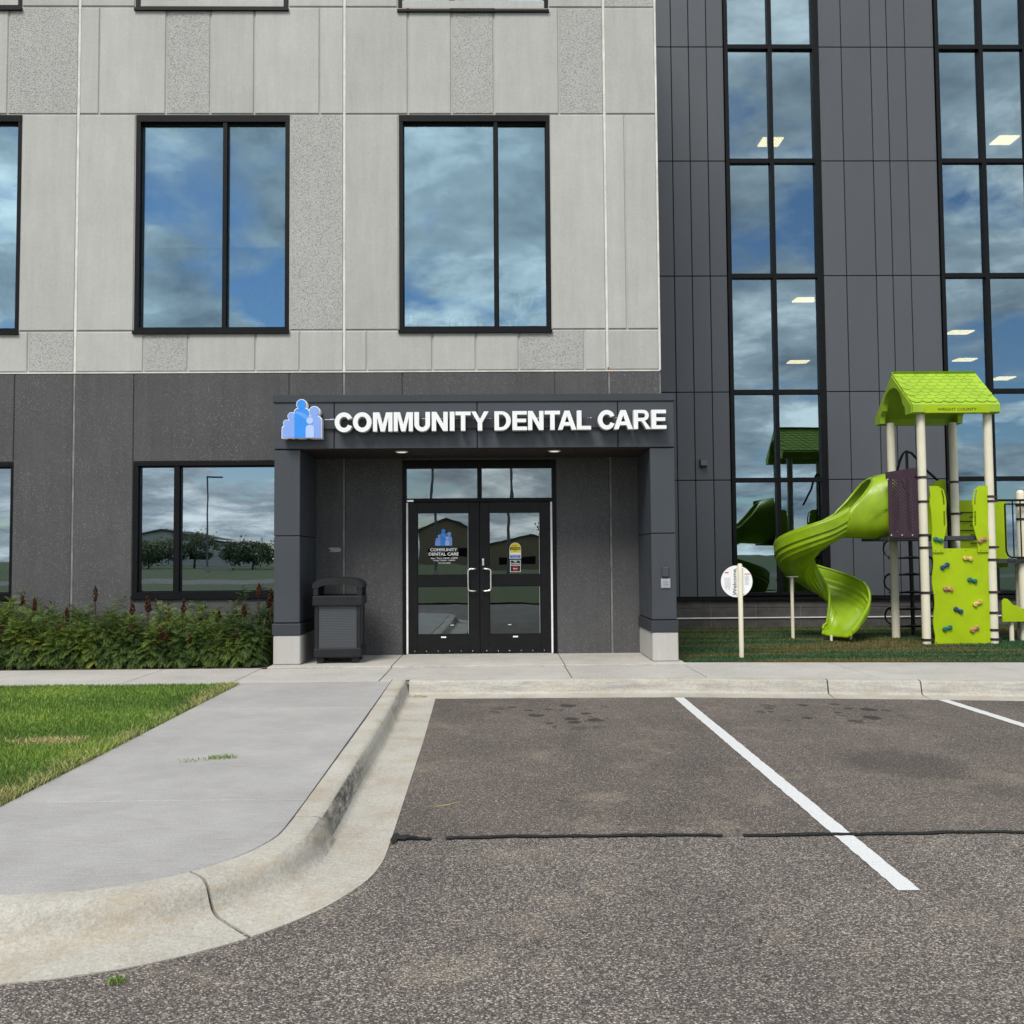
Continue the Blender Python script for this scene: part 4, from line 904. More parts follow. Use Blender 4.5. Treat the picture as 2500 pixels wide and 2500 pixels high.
# ------------------------------------------------------------------ hedge
hed = thing('hedge', 'bushy green hedge with feathery leaves and brown seed heads below the windows', 'hedge', (-5.5, 12.6, 0))
def hedge_top(x, y): return .70 + .13 * vnoise(np.asarray(x), np.asarray(y), 2.1, 21) + .05 * vnoise(np.asarray(x), np.asarray(y), 6.0, 22) - .10 * np.clip((12.45 - np.asarray(y)) / .45, 0, 1) ** 2
def fronds(nst, xr):
    X = []; 
    for k in range(nst):
        sx_ = xr[0] + (xr[1] - xr[0]) * rng.uniform(); front = rng.uniform() < .55
        sy_ = 12.12 + .16 * rng.uniform() if front else 12.28 + .85 * rng.uniform()
        h_ = float(hedge_top(sx_, sy_)) * rng.uniform(.78, 1.10) * (rng.uniform(.50, .95) if front else 1); h_ += .16 * (rng.uniform() < .10) * (not front)
        lx_, ly_ = rng.normal(0, .06), rng.normal(-.04, .05); m_ = int(26 + 34 * h_); tint_ = rng.normal(0, .16)
        for q in range(m_):
            t_ = (q + rng.uniform(0, .9)) / m_; z_ = .06 + (h_ - .06) * t_ ** .75
            X.append((sx_ + lx_ * t_, sy_ + ly_ * t_, z_, 2.4 * q + rng.normal(0, .35), .10 + .95 * t_ ** 2.5 + rng.normal(0, .22), h_, tint_, t_))
    return np.array(X).T
def frond_mesh(x, y, z, az, el, tint, length):
    n = len(x); K = 11
    dirh = np.stack([np.cos(az), np.sin(az), np.zeros(n)], 1); side = np.stack([-np.sin(az), np.cos(az), np.zeros(n)], 1); upv = np.array([0, 0, 1.])
    roll_ = rng.normal(0, .35, n)[:, None]; side = side * np.cos(roll_) + upv * np.sin(roll_)
    V = []; T = []
    for k in range(K):
        s = (k + .6) / K; a = el - 1.15 * s
        pos = np.stack([x, y, z], 1) + dirh * (length * s * np.cos(el - .5 * s))[:, None] + upv * (length * s * np.sin(el - .55 * s))[:, None]
        tng = dirh * np.cos(a)[:, None] + upv * np.sin(a)[:, None]; nrm = np.cross(tng, side)
        L_ = length * .36 * (1 - .80 * abs(s - .35)) ; wd = length * .026
        for sg in (-1, 1):
            d = side * sg * .86 + tng * .42 + nrm * -.16 * 1; q = tng
            p0 = pos; p1 = pos + d * (L_ * .45)[:, None] + q * wd[:, None]; p2 = pos + d * L_[:, None] - nrm * (L_ * .10)[:, None]; p3 = pos + d * (L_ * .45)[:, None] - q * wd[:, None]
            V.append(np.stack([p0, p3, p2, p1] if sg > 0 else [p0, p1, p2, p3], 1)); T.append(tint)
    V = np.stack(V, 1).reshape(-1, 3); T = np.repeat(np.stack(T, 1).reshape(-1), 4); F = np.arange(len(V)).reshape(-1, 4); return V, F, T
x, y, z, az, el, tp, stint, tt_ = fronds(560, (-9.3, -2.96))
y = np.maximum(y, 12.10); n = len(x); len_ = rng.uniform(.10, .19, n) * (1.1 - .35 * tt_)
ti = np.clip(.34 + stint + .50 * np.clip(vnoise(x, z * 3, 1.3, 31), -.5, 1) * (tt_ > .45) + rng.normal(0, .15, n), 0, 1)
V, F, T = frond_mesh(x, y, z, az, el, ti, len_)
tri_mesh('foliage', V, F, 'leaf', hed, T, origin=(-5.5, 12.6, 0))
mb = MB()
for k in range(260):
    xx = random.uniform(-9.2, -2.95); yy = random.uniform(12.15, 13.0); tt = float(hedge_top(xx, yy)); mb.tube([(xx, yy, 0), (xx + random.uniform(-.06, .06), yy, tt * .55), (xx + random.uniform(-.1, .1), yy + random.uniform(-.08, .05), tt * .95)], [.007, .005, .003], 5)
mb.build('stems', 'stem', hed); hed.children[-1]['kind'] = 'stuff'
core_ = MB().box(-9.3, -2.98, 12.32, 13.1, 0, .42).build('inner_shade', 'soil', hed) if 0 else None
seeds = [(-6.45, 12.5, .97), (-6.33, 12.55, .93), (-5.79, 12.55, 1.0), (-5.95, 12.4, .74), (-5.03, 12.5, .93), (-4.93, 12.55, .90), (-5.0, 12.5, .84), (-4.62, 12.6, .87), (-4.52, 12.6, .89), (-4.05, 12.4, .70), (-3.95, 12.5, .68), (-3.78, 12.5, .78), (-3.42, 12.55, 1.02), (-3.40, 12.5, .92), (-3.18, 12.5, .88), (-2.70 - .35, 12.45, .93), (-6.9, 12.5, .85)]
seeds = [(-6.40, 12.5, .86), (-6.26, 12.55, .84), (-5.52, 12.55, .98), (-5.72, 12.4, .74), (-4.72, 12.5, .86), (-4.62, 12.55, .82), (-4.66, 12.5, .76), (-4.28, 12.6, .82), (-3.62, 12.45, .70), (-3.40, 12.5, .68), (-3.34, 12.5, .76), (-2.98 - .02, 12.55, .95)]
# seed heads located from the photograph: x along the hedge, height of the tip
seeds = [(-6.18, .87), (-6.02, .86), (-5.30, .98), (-5.53, .72), (-4.60, .84), (-4.53, .78), (-4.64, .76), (-4.30, .80), (-4.12, .82), (-3.62, .66), (-3.44, .66), (-2.98 - .52, .76), (-3.06 + .01, 1.0), (-3.02, .86)]
def seed_head(x, y, zt, l, tail=.22):
    mb = MB(); mb.tube([(x + random.uniform(-.02, .02), y, zt - l - tail), (x, y, zt - l * .6), (x + random.uniform(-.01, .01), y, zt)], [.006, .005, .002], 6)
    for k in range(44):
        s = k / 44; r = .040 * (1 - s) ** .5 * min(1, .35 + 3 * s) * random.uniform(.3, 1.15); a = random.uniform(0, 6.28); zc = zt - l + l * s; q = random.uniform(.008, .016)
        cxx, cyy = x + r * math.cos(a), y + r * math.sin(a)
        mb.add([(cxx - q, cyy, zc), (cxx + q, cyy, zc), (cxx, cyy + q, zc + q * .6), (cxx, cyy - q, zc + q * .6), (cxx, cyy, zc + q * 1.7), (cxx, cyy, zc - q)], [(0, 3, 4), (3, 1, 4), (1, 2, 4), (2, 0, 4), (3, 0, 5), (1, 3, 5), (2, 1, 5), (0, 2, 5)])
    return mb.build('seed_head', 'seed', hed)
for (sx_, st_) in ((-6.2, .90), (-6.05, .86), (-5.62, .74), (-5.27, 1.02), (-4.72, .80), (-4.62, .88), (-4.55, .82), (-4.30, .80), (-4.12, .84), (-3.90, .62), (-3.62, .70), (-3.45, .68), (-3.33, .76), (-3.10, 1.04), (-3.02, .88), (-2.98, .96), (-6.7, .84)):
    seed_head(sx_ * 1.0, random.uniform(12.4, 12.7), st_, random.uniform(.12, .20))
for k in range(34):
    seed_head(random.uniform(-7.2, -3.0), random.uniform(12.08, 12.20), random.uniform(.24, .62), random.uniform(.05, .09), .12)

# ------------------------------------------------------------------ metal clad wing
wing = thing('metal_clad_wing', 'dark grey metal panel wing with tall narrow curtain wall windows behind the playground', 'building', (7, WF, 0))
ZR = [.575, 2.81, 4.51, 6.775, 9.045, 11.325, 13.6]
PER = 4.165
XP = [[2.5, 3.10, 3.469, 3.813, 4.163, 4.497]] + [[a + PER * k for a in (6.372, 6.822, 7.402, 7.727, 8.084, 8.655)] for k in range(4)]
for grp in XP:
    for a, b in zip(grp[:-1], grp[1:]):
        for z0, z1 in zip(ZR[:-1], ZR[1:]):
            MB().panel(a + .008, b - .008, z0 + .008, z1 - .008, WF, .04, .004).build('metal_panel', 'panel_wing', wing)
    B('panel_backing', 'panel_back', wing, grp[0], grp[-1], WF + .03, WF + .25, .5, 13.6)
MB().box(2.4, 21.2, WF, WF + 16, 13.6, 13.9).build('roof', 'coping', wing)
MB().box(21.16, 21.36, WF, WF + 16, -.1, 13.6).build('side_wall', 'panel_wing', wing)
def cw(x0, x1, m0, m1):
    mb = MB(); y0, y1 = WF - .03, WF + .16
    mb.box(x0, x0 + .075, y0, y1, .60, 13.6); mb.box(x1 - .085, x1, y0, y1, .60, 13.6); mb.box(m0, m1, y0, y1, .60, 13.6)
    mb.box(x1 + .001, x1 + .045, WF + .0, y1, .60, 13.6)
    for a, b in ((x0 + .075, m0), (m1, x1 - .085)):
        mb.box(a, b, y0 + .003, y1, .60, .66)
        for z in ZR[1:]: mb.box(a, b, y0 + .003, y1, z - .045, z + .04)
    w = mb.build('curtain_wall_window', 'frame_black', wing)
    for z0, z1 in zip(ZR[:-1], ZR[1:]):
        for a, b in ((x0 + .075, m0), (m1, x1 - .085)):
            p = B('pane', 'glass_wing', w, a - .004, b + .004, WF + .04, WF + .05, (z0 + .038 if z0 > .6 else .656), z1 - .041)
            p.rotation_euler = (R(random.uniform(-.22, .22)), 0, R(random.uniform(-.22, .22)))
cw(4.505, 6.325, 5.367, 5.445); cw(8.665, 10.485, 9.525, 9.612); cw(12.83, 14.65, 13.69, 13.777); cw(16.995, 18.815, 17.855, 17.942)
MB().box(2.3, 21.3, WF - .05, WF + .02, .512, .572).build('ledge', 'frame_black', wing)
MB().box(2.3, 21.3, WF + .012, WF + .25, -.1, .512).build('base_core', 'mortar', wing)
for k, (z0, z1) in enumerate(((0, .164), (.196, .358), (.368, .508))):
    x = 2.35 + (.0 if k % 2 == 0 else .0)
    while x < 20.4:
        MB().panel(x + .006, x + .852, z0, z1, WF, .1, .005).build('block', 'block', wing); x += .858
MB().box(2.3, 21.3, WF - .022, WF + .03, .170, .190).build('white_band', 'white_band', wing)
for (z0, z1, ls) in ((.02, 4.2, []), (4.52, 7.36, [(7.26, 21.9, .50, .36), (9.35, 29.0, .60, .42), (12.53, 25.2, .60, .42), (14.45, 28.8, .60, .42), (17.3, 31.9, .6, .6), (9.9, 21.9, .50, .36)]), (9.05, 11.76, [(6.94, 23.3, .52, .50), (12.82, 23.2, .52, .50), (9.9, 26.5, .52, .50)])):
    room('room', 2.7, 21.0, WF + .26, WF + 15, z0, z1, wing, ls)
MB().box(2.6, 21.1, WF + .165, WF + .26, 7.45, 9.0).build('spandrel', 'deck', wing)
B('roller_shade', 'shade', wing, 4.58, 5.36, WF + .20, WF + .205, 6.42, 6.735)
# service light on the wing wall
fl = thing('wall_light', 'small square dark wall light on the metal panels above the playground sign', 'wall light', (3.958, WF, 3.06))
MB().cbox(3.887, 4.029, WF - .03, WF - .0005, 3.045, 3.215, .008).build('back_plate', 'grey_plastic', fl)
MB().prism_yz([(WF - .028, 3.075), (WF - .13, 3.085), (WF - .10, 3.19), (WF - .028, 3.205)][::-1], 3.895, 4.021).build('hood', 'grey_plastic', fl)

# ------------------------------------------------------------------ playground
ps = thing('play_structure', 'lime green playground tower with spiral slide, climbing wall and cream posts', 'play structure', (7, 14.9, 0))
YF, YB, XL, XR_ = 14.345, 15.45, 6.485, 7.515
RP = .064
def post(x, y, z1, cap=False, r=RP):
    prof = [(r, 0), (r, z1)] if not cap else [(r, 0), (r, z1 - r * .9), (r * .92, z1 - r * .55), (r * .7, z1 - r * .22), (r * .35, z1 - r * .04), (.002, z1)]
    return MB().lathe(prof, (x, y, .0), 20).build('post', 'post', ps, smooth=True)
pFL = post(XL, YF, 3.55); pFR = post(XR_, YF, 3.55); pRL = post(XL, YB, 3.52); pRR = post(XR_, YB, 3.52)
def clamp(p, x, y, z, ear=1):
    mb = MB().lathe([(RP + .002, -.018), (RP + .010, -.016), (RP + .010, .016), (RP + .002, .018)], (x, y, z), 20)
    mb.box(x + ear * (RP + .004), x + ear * (RP + .05), y - .012, y + .012, z - .016, z + .016)
    o = mb.build('clamp', 'clamp', p)
    for dx in (.015, .04): MB().lathe([(.006, 0), (.006, .006), (.003, .008)], (0, 0, 0), 8)
    return o
for z in (2.53, 2.16, 1.65, 1.46, .78, .07): clamp(pFL, XL, YF, z, -1 if z == 2.53 else 1)
for z in (2.23, 2.16, 1.46, 1.27, .78, .47, .21, .07): clamp(pFR, XR_, YF, z, 1)
for z in (2.54, 2.02, 1.63): clamp(pRR, XR_, YB, z, 1 if z < 2.3 else -1)
# roof: two slopes, moulded gables, scalloped shingles
rx0, rx1 = 6.30, 7.635; ym = (YF + YB) / 2; yfe, ybe = YF - .13, YB + .13; zr, ze = 4.225, 3.64
roof = MB()
sec = [(yfe, 3.492), (yfe - .03, 3.51), (yfe - .03, 3.625), (yfe - .005, 3.65), (ym - .03, zr - .012), (ym, zr), (ym + .03, zr - .012), (ybe + .005, 3.65), (ybe + .03, 3.625), (ybe + .03, 3.51), (ybe, 3.492), (ybe - .05, 3.492), (ybe - .05, 3.60), (ym, zr - .11), (yfe + .05, 3.60), (yfe + .05, 3.492)]
vs, fs = curve_mesh([[(a, b) for a, b in sec]], rx1 - rx0)
roof.add([(rx0 + c_, a, b) for a, c_, b in vs], fs)
ro = roof.build('roof', 'lime_roof', ps)
def gable(x0, x1):
    outer = [(yfe + .0, 3.50), (yfe, 3.62), (ym, zr - .03), (ybe, 3.62), (ybe, 3.50)]
    arch = [(ybe - .20, 3.50), (ybe - .22, 3.62)] + [(ym + .385 * math.cos(R(a)), 3.63 + .37 * math.sin(R(a))) for a in range(10, 171, 16)] + [(yfe + .22, 3.62), (yfe + .20, 3.50)]
    vs, fs = curve_mesh([outer + arch], x1 - x0); return MB().add([(x0 + c_, a, b) for a, c_, b in vs], fs).build('gable', 'lime_roof', ro)
gable(rx0 - .012, rx0 + .07); gable(rx1 - .07, rx1 + .012)
slope = math.atan2(zr - 3.65, ym - (yfe - .005)); sl = math.hypot(zr - 3.65, ym - yfe)
def shingle_mesh():
    pts = [(-.083, .10), (-.083, .0)] + [(.083 * math.cos(R(a)), .085 * math.sin(R(a)) * .8) for a in range(180, 361, 20)] + [(.083, .10)]
    n = len(pts); vs = [(x, y, .002) for x, y in pts] + [(x, y, .011 + (.004 if y < 0 else -.009 * y / .1)) for x, y in pts]
    fs = [tuple(range(n, 2 * n)), tuple(range(n - 1, -1, -1))] + [(i, (i + 1) % n, n + (i + 1) % n, n + i) for i in range(n)]
    me = bpy.data.meshes.new('shingle'); me.from_pydata(vs, [], fs); me.materials.append(MATS['lime_roof']); return me
sm = shingle_mesh(); rows = 9
for side in (0, 1):
    for r_ in range(rows):
        s = (r_ + .75) / rows * (sl - .02)
        cols = 8 if r_ % 2 == 0 else 7
        for c_ in range(cols):
            x = (rx0 + rx1) / 2 + (c_ - (cols - 1) / 2) * .1655
            o = bpy.data.objects.new('shingle', sm)
            yy = (yfe - .005) + s * math.cos(slope); zz_ = 3.652 + s * math.sin(slope)
            if side: yy = (ybe + .005) - s * math.cos(slope)
            reg(o, ro, (x, yy, zz_)); o.rotation_euler = (slope, 0, 0) if not side else (slope, 0, math.pi)
pl = MB().prism_xz([(6.478, 3.497), (7.468, 3.497), (7.468, 3.575), (7.445, 3.598), (6.50, 3.598), (6.478, 3.575)], yfe - .040, yfe - .031).build('name_plate', 'lime_sheet', ro)
put_text('WRIGHT COUNTY', 6.972, 3.526, .042, yfe - .042, 'decal_black', ro, .60, .006, 'lettering', .0015)
# deck, purple side panel with punched holes
MB().box(5.95, XR_ - .05, YF + .02, YB - .02, 1.575, 1.635).build('deck', 'deck', ps)
def punched():
    mb = MB(); y0 = YF - .012; x0, x1, zb, zt0, zt1 = 5.955, 6.40, 1.615, 2.62, 2.685
    pit = .026; hx0, hx1, hz0, hz1 = 6.02, 6.345, 1.70, 2.53
    nx = int((hx1 - hx0) / pit); nz = int((hz1 - hz0) / pit); th = .010
    for yy, fl_ in ((y0, 0), (y0 + th, 1)):
        vs = []; fs = []
        for j in range(nz):
            for i in range(nx):
                cx_ = hx0 + (i + .5) * pit; cz_ = hz0 + (j + .5) * pit; h_ = pit / 2; b = len(vs); r_ = .0078
                if (i + j) % 2: vs += [(cx_ - h_, yy, cz_ - h_), (cx_ + h_, yy, cz_ - h_), (cx_ + h_, yy, cz_ + h_), (cx_ - h_, yy, cz_ + h_)]; fs.append((b, b + 1, b + 2, b + 3)); continue
                sq = [(1, 0), (1, 1), (0, 1), (-1, 1), (-1, 0), (-1, -1), (0, -1), (1, -1)]
                for k in range(8): vs.append((cx_ + sq[k][0] * h_, yy, cz_ + sq[k][1] * h_))
                for k in range(8): vs.append((cx_ + r_ * 1.25 * math.cos(k * math.pi / 4), yy, cz_ + r_ * 1.25 * math.sin(k * math.pi / 4)))
                for k in range(8): fs.append((b + 8 + k, b + k, b + (k + 1) % 8, b + 8 + (k + 1) % 8))
        if fl_: fs = [tuple(reversed(f)) for f in fs]
        mb.add(vs, fs)
    ex, ez = hx0 + nx * pit, hz0 + nz * pit
    mb.box(x0, hx0, y0, y0 + th, zb, ez); mb.box(ex, x1, y0, y0 + th, zb, ez); mb.box(hx0, ex, y0, y0 + th, zb, hz0)
    mb.prism_xz([(x0 - .03, ez), (x1, ez), (x1, zt1), (x0 - .035, zt0 - .01)], y0, y0 + th)
    return mb.build('perforated_panel', 'plum', ps)
pu = punched()
for dx, dz in ((5.99, 1.65), (6.15, 1.65), (6.31, 1.65), (5.955, 2.50)):
    o = MB().lathe([(.012, 0), (.012, .005), (.006, .010)], (0, 0, 0), 10).build('bolt', 'steel', pu); o.location = Vector((dx, YF - .012, dz)) - WL[pu.name]; o.rotation_euler = (R(90), 0, 0)
# climbing wall, two hand-hold wings and holds
def wavy(xa, za, xb, zb, n, amp, seed):
    r = random.Random(seed); ph = r.uniform(0, 6)
    return [(lerp(xa, xb, i / n) + amp * math.sin(ph + i * 1.05) * (0 if i in (0, n) else 1), lerp(za, zb, i / n)) for i in range(n + 1)]
yc = YF - .020
cl = wavy(6.602, .004, 6.598, 1.445, 14, .016, 3); crr = wavy(7.467, .004, 7.452, 1.445, 14, .016, 8)
vs, fs = curve_mesh([cl + crr[::-1]], .02); wallp = MB().add([(a, b + yc, c) for a, b, c in vs], fs).build('climbing_wall', 'lime_sheet', ps)
def slot(cx_, z0, z1, bend, w=.026):
    n = 8; lft = []; rgt = []
    for i in range(n + 1):
        t = i / n; xx = cx_ + bend * (t - .5) * (1 if t > .5 else .2); lft.append((xx - w / 2, lerp(z0, z1, t))); rgt.append((xx + w / 2, lerp(z0, z1, t)))
    return lft + rgt[::-1]
def wingp(m):
    X = lambda v: v if m > 0 else 14.052 - v
    out_ = [(6.600, 1.385), (6.765, 1.385), (6.765, 1.56), (6.795, 1.66), (6.826, 1.80), (6.815, 2.0), (6.828, 2.12), (6.822, 2.22), (6.79, 2.335), (6.705, 2.395), (6.572, 2.395), (6.588, 2.25), (6.572, 2.13), (6.592, 2.0), (6.600, 1.75), (6.588, 1.55)]
    s1 = slot(6.785, 2.11, 2.33, -.05); s2 = slot(6.79, 1.79, 2.01, .0)
    vs, fs = curve_mesh([[(X(a), b) for a, b in q] for q in (out_, s1, s2)], .02)
    return MB().add([(a, b + yc - .022, c) for a, b, c in vs], fs).build('handhold_panel', 'lime_sheet', ps)
wA = wingp(1); wB = wingp(-1)
def hold_mesh():
    bm = bmesh.new()
    for sx in (-1, 1):
        g_ = bmesh.ops.create_uvsphere(bm, u_segments=12, v_segments=8, radius=.036); bmesh.ops.translate(bm, verts=g_['verts'], vec=(sx * .042, 0, sx * .004))
    g_ = bmesh.ops.create_uvsphere(bm, u_segments=10, v_segments=6, radius=.027); bmesh.ops.scale(bm, vec=(1.6, 1, 1), verts=g_['verts'])
    for v in bm.verts:
        v.co.y *= .95
        d = min(math.hypot(v.co.x - .042, v.co.z - .004), math.hypot(v.co.x + .042, v.co.z + .004))
        if v.co.y < 0 and d < .016: v.co.y += .024
    me = bpy.data.meshes.new('climbing_hold'); bm.to_mesh(me); bm.free(); me.polygons.foreach_set('use_smooth', [True] * len(me.polygons)); return me
hm = hold_mesh()
for (hx_, hz_, mt, rt, par) in ((6.681, 1.576, 'hold_green', 22, wA), (7.356, 1.571, 'hold_rose', -20, wB), (7.134, 1.288, 'hold_sand', 14, wallp), (6.781, 1.179, 'hold_blue', -25, wallp), (7.193, .960, 'hold_green', 22, wallp), (6.821, .833, 'hold_rose', 10, wallp), (7.263, .614, 'hold_sand', -24, wallp), (6.967, .511, 'hold_blue', 32, wallp), (6.791, .242, 'hold_green', -12, wallp), (7.207, .226, 'hold_rose', -24, wallp)):
    me = hm.copy(); me.materials.clear(); me.materials.append(MATS[mt]); o = bpy.data.objects.new('climbing_hold', me)
    yy = yc - .012 - (.022 if par is not wallp else 0); reg(o, par, (hx_, yy, hz_)); o.rotation_euler = (0, R(rt), 0)
for (bx_, bz_, par) in ((6.62, .04, wallp), (7.445, .04, wallp), (6.61, .76, wallp), (7.45, .76, wallp), (6.87, 1.42, wallp), (7.11, 1.42, wallp), (6.64, 1.42, wA), (6.72, 1.42, wA), (7.33, 1.42, wB), (7.41, 1.42, wB)):
    o = MB().lathe([(.011, 0), (.011, .004), (.005, .008)], (0, 0, 0), 8).build('bolt', 'lime_roof', par); o.location = Vector((bx_, yc - (.022 if par is not wallp else 0) - .001, bz_)) - WL[par.name]; o.rotation_euler = (R(90), 0, 0)
# slide
def sweep(sections, name, mat, parent, th=.022, rim=.020, flip=False):
    n = len(sections[0]); mb = MB(); vs = [p for s in sections for p in s]; fs = []
    for i in range(len(sections) - 1):
        for k in range(n - 1): fs.append((i * n + k, i * n + k + 1, (i + 1) * n + k + 1, (i + 1) * n + k))
    mb.add(vs, fs); o = mb.build(name, mat, parent, smooth=True)
    so_ = o.modifiers.new('solid', 'SOLIDIFY'); so_.thickness = th; so_.offset = 1 if not flip else -1
    return o
slide = thing_slide = None
Rr = .42; XC, YS0 = 5.24, 14.90; YCN = YS0 + Rr
def U(hw, hh, extra=0):
    pts = [(-hw - .012, hh), (-hw - .004, hh - .035), (-hw - .004, hh * .56), (-hw + .024, hh * .50), (-hw + .022, hh * .34), (-hw + .056, hh * .27), (-hw + .062, hh * .16), (-hw * .66, hh * .10), (-hw * .58, .010), (-hw * .40, .014), (0, 0)]
    return pts + [(-a, b) for a, b in pts[-2::-1]]
def frame_pts(x, y, z, hx_, hy_, prof, ol=0, tiltv=0):
    """heading (hx,hy); side = left of heading; prof u positive = left (outer wall of a clockwise turn)"""
    sx_, sy_ = -hy_, hx_
    return [(x + sx_ * u, y + sy_ * u, z + v + u * tiltv) for u, v in prof]
chute = []
zs = lambda t: 1.50 - 1.30 * t + .0 * t
P0 = []
nst = 6
for i in range(nst):
    t = i / nst; P0.append((lerp(5.46, XC, t), YS0, lerp(1.66, 1.54, t), -1, 0, .285, .36, .0, 0))
tot = 335; nA = 44
for i in range(nA + 1):
    t = i / nA; a = R(-90 - tot * t); x = XC + Rr * math.cos(a); y = YCN + Rr * math.sin(a)
    # clockwise seen from above: angle decreases; heading is the tangent
    hx_, hy_ = math.sin(a), -math.cos(a)
    z = 1.54 - .42 * min(1, t * 1.0) * 3.05 if False else None
    s = t
    z = 1.54 - 1.36 * (s ** .92) if s < .86 else lerp(1.54 - 1.36 * (.86 ** .92), .13, (s - .86) / .14)
    fin = max(0, (t - .80) / .20); wall = .36 * (1 - .62 * fin) ; wid = .285 * (1 + .10 * fin) if t > .6 else .285
    P0.append((x, y, z, hx_, hy_, wid, wall, .16 * min(1, t * 4) * (1 - fin), fin))
for (x, y, z, hx_, hy_, wd, wl_, tl, fin) in P0:
    prof = U(wd, wl_)
    # the outer wall (left) climbs higher in the turn
    prof = [(u, v + (max(0, u) / wd) * .05 * (1 if fin < .99 else .4)) for u, v in prof]
    chute.append(frame_pts(x, y, z, hx_, hy_, prof, 0, tl))
# flared end lip curling down
lx, ly, lz, hx_, hy_, wd, wl_, tl, fin = P0[-1]
for k, (fw, dz, hs) in enumerate(((.06, -.004, .8), (.10, -.02, .5), (.12, -.05, .22))):
    prof = [(u * 1.0, v * hs) for u, v in U(wd * (1 - .04 * k), wl_)]
    chute.append(frame_pts(lx + hx_ * fw, ly + hy_ * fw, lz + dz, hx_, hy_, prof, 0, 0))
slide = sweep(chute, 'slide', 'lime_plastic', ps)
for idx in (0, -1):
    MB().tube([Vector(s[idx]) + Vector((0, 0, .004)) for s in chute[:-1]], .020, 8).build('slide_rim', 'lime_plastic', slide, smooth=True)
# hood: closed mouth at the deck opening out into the chute
hood = []; nh = 22
for i in range(nh + 1):
    s = i / nh; e = s * s * (3 - 2 * s)
    x = lerp(6.16, 5.44, s); hw = lerp(.43, .292, min(1, e * 1.15)); hh = lerp(.50, .37, e); zb = lerp(1.615, 1.652, s)
    opn = 1.0 if s < .36 else lerp(1.0, .5, ((s - .36) / .64) ** .55)
    sec_ = []
    for k in range(25):
        q = -1 + 2 * k / 24; th_ = math.pi * q * opn * .998
        sn, cs = math.sin(th_), math.cos(th_); pw = lerp(.62, .8, e)
        u = hw * math.copysign(abs(sn) ** pw, sn); v = hh * (1 - math.copysign(abs(cs) ** .80, cs)); sec_.append((u, v))
    hood.append(frame_pts(x, YS0, zb, -1, 0, [(u, v) for u, v in sec_]))
hd = sweep(hood, 'slide_hood', 'lime_plastic', slide, .022)
open_i = [i for i in range(nh + 1) if i / nh >= .36]
MB().tube([hood[i][0] for i in open_i[::-1]] + [hood[i][-1] for i in open_i], .019, 8).build('hood_rim', 'lime_plastic', slide, smooth=True)
MB().tube([hood[-1][k] for k in range(25)], .026, 8).build('joint_flange', 'lime_plastic', slide, smooth=True)
A, fs = text_mesh('slidewinder', .050, .006, .0, .34); ca, sa = math.cos(R(16)), math.sin(R(16))
A2 = [(5.86 + x * ca - z * sa, YS0 - .4485 + y, 2.02 + x * sa + z * ca) for x, y, z in A.tolist()]; MB().add(A2, fs).build('embossed_lettering', 'lime_plastic', slide)
lg1 = MB().tube([(4.815, 15.50, 0), (4.815, 15.50, 1.01)], [.028, .028], 12).box(4.74, 4.90, 15.42, 15.58, 1.005, 1.02).build('support_leg', 'post', slide, smooth=True)
MB().tube([(5.63, 15.15, 0), (5.63, 15.15, .14)], .022, 10).build('support_leg', 'post', slide, smooth=True); MB().tube([(5.26, 14.98, 0), (5.26, 14.98, .10)], .022, 10).build('support_leg', 'post', slide, smooth=True)
# rear climber: arched pipe with rungs and ring loops
yk = 15.95
cb = MB()
arch_pts = [(6.74, YB + .10, 2.45), (6.79, yk, 2.77), (6.84, yk, 2.95), (6.90, yk, 3.08), (6.95, yk, 3.11), (7.04, yk, 3.08), (7.16, yk, 2.95), (7.29, yk, 2.78), (7.47, yk, 2.62), (7.60, yk, 2.46), (7.62, YB + .30, 1.65)]
cb.tube(arch_pts, .022, 10); cb.tube([(6.99, yk, .0), (6.98, yk, 1.6), (6.97, yk, 2.4), (6.965, yk, 3.10)], [.034, .034, .022, .018], 10); cb.tube([(6.92, yk - .08, 1.6), (6.93, yk - .04, 3.08)], .014, 8)
ck = cb.build('arch_climber', 'black_pipe', ps, smooth=True)
for z in (.15, .44, .72, 1.02, 1.30):
    MB().tube([(6.60, yk, z), (6.84, yk, z), (6.985, yk - .02, z + .012), (7.13, yk, z), (7.36, yk, z)], [.016, .016, .028, .016, .016], 8).build('rung', 'black_pipe', ck, smooth=True)
for x, z in ((6.66, .33), (6.66, .90), (6.66, 1.46), (7.30, 1.17), (7.30, .55)):
    MB().tube([(x + (.10 if x > 7 else -.10) * math.cos(a), yk + .1 * math.cos(a), z + .15 * math.sin(a)) for a in np.linspace(-math.pi / 2, math.pi / 2, 12)], .015, 8).build('ring', 'black_pipe', ck, smooth=True)
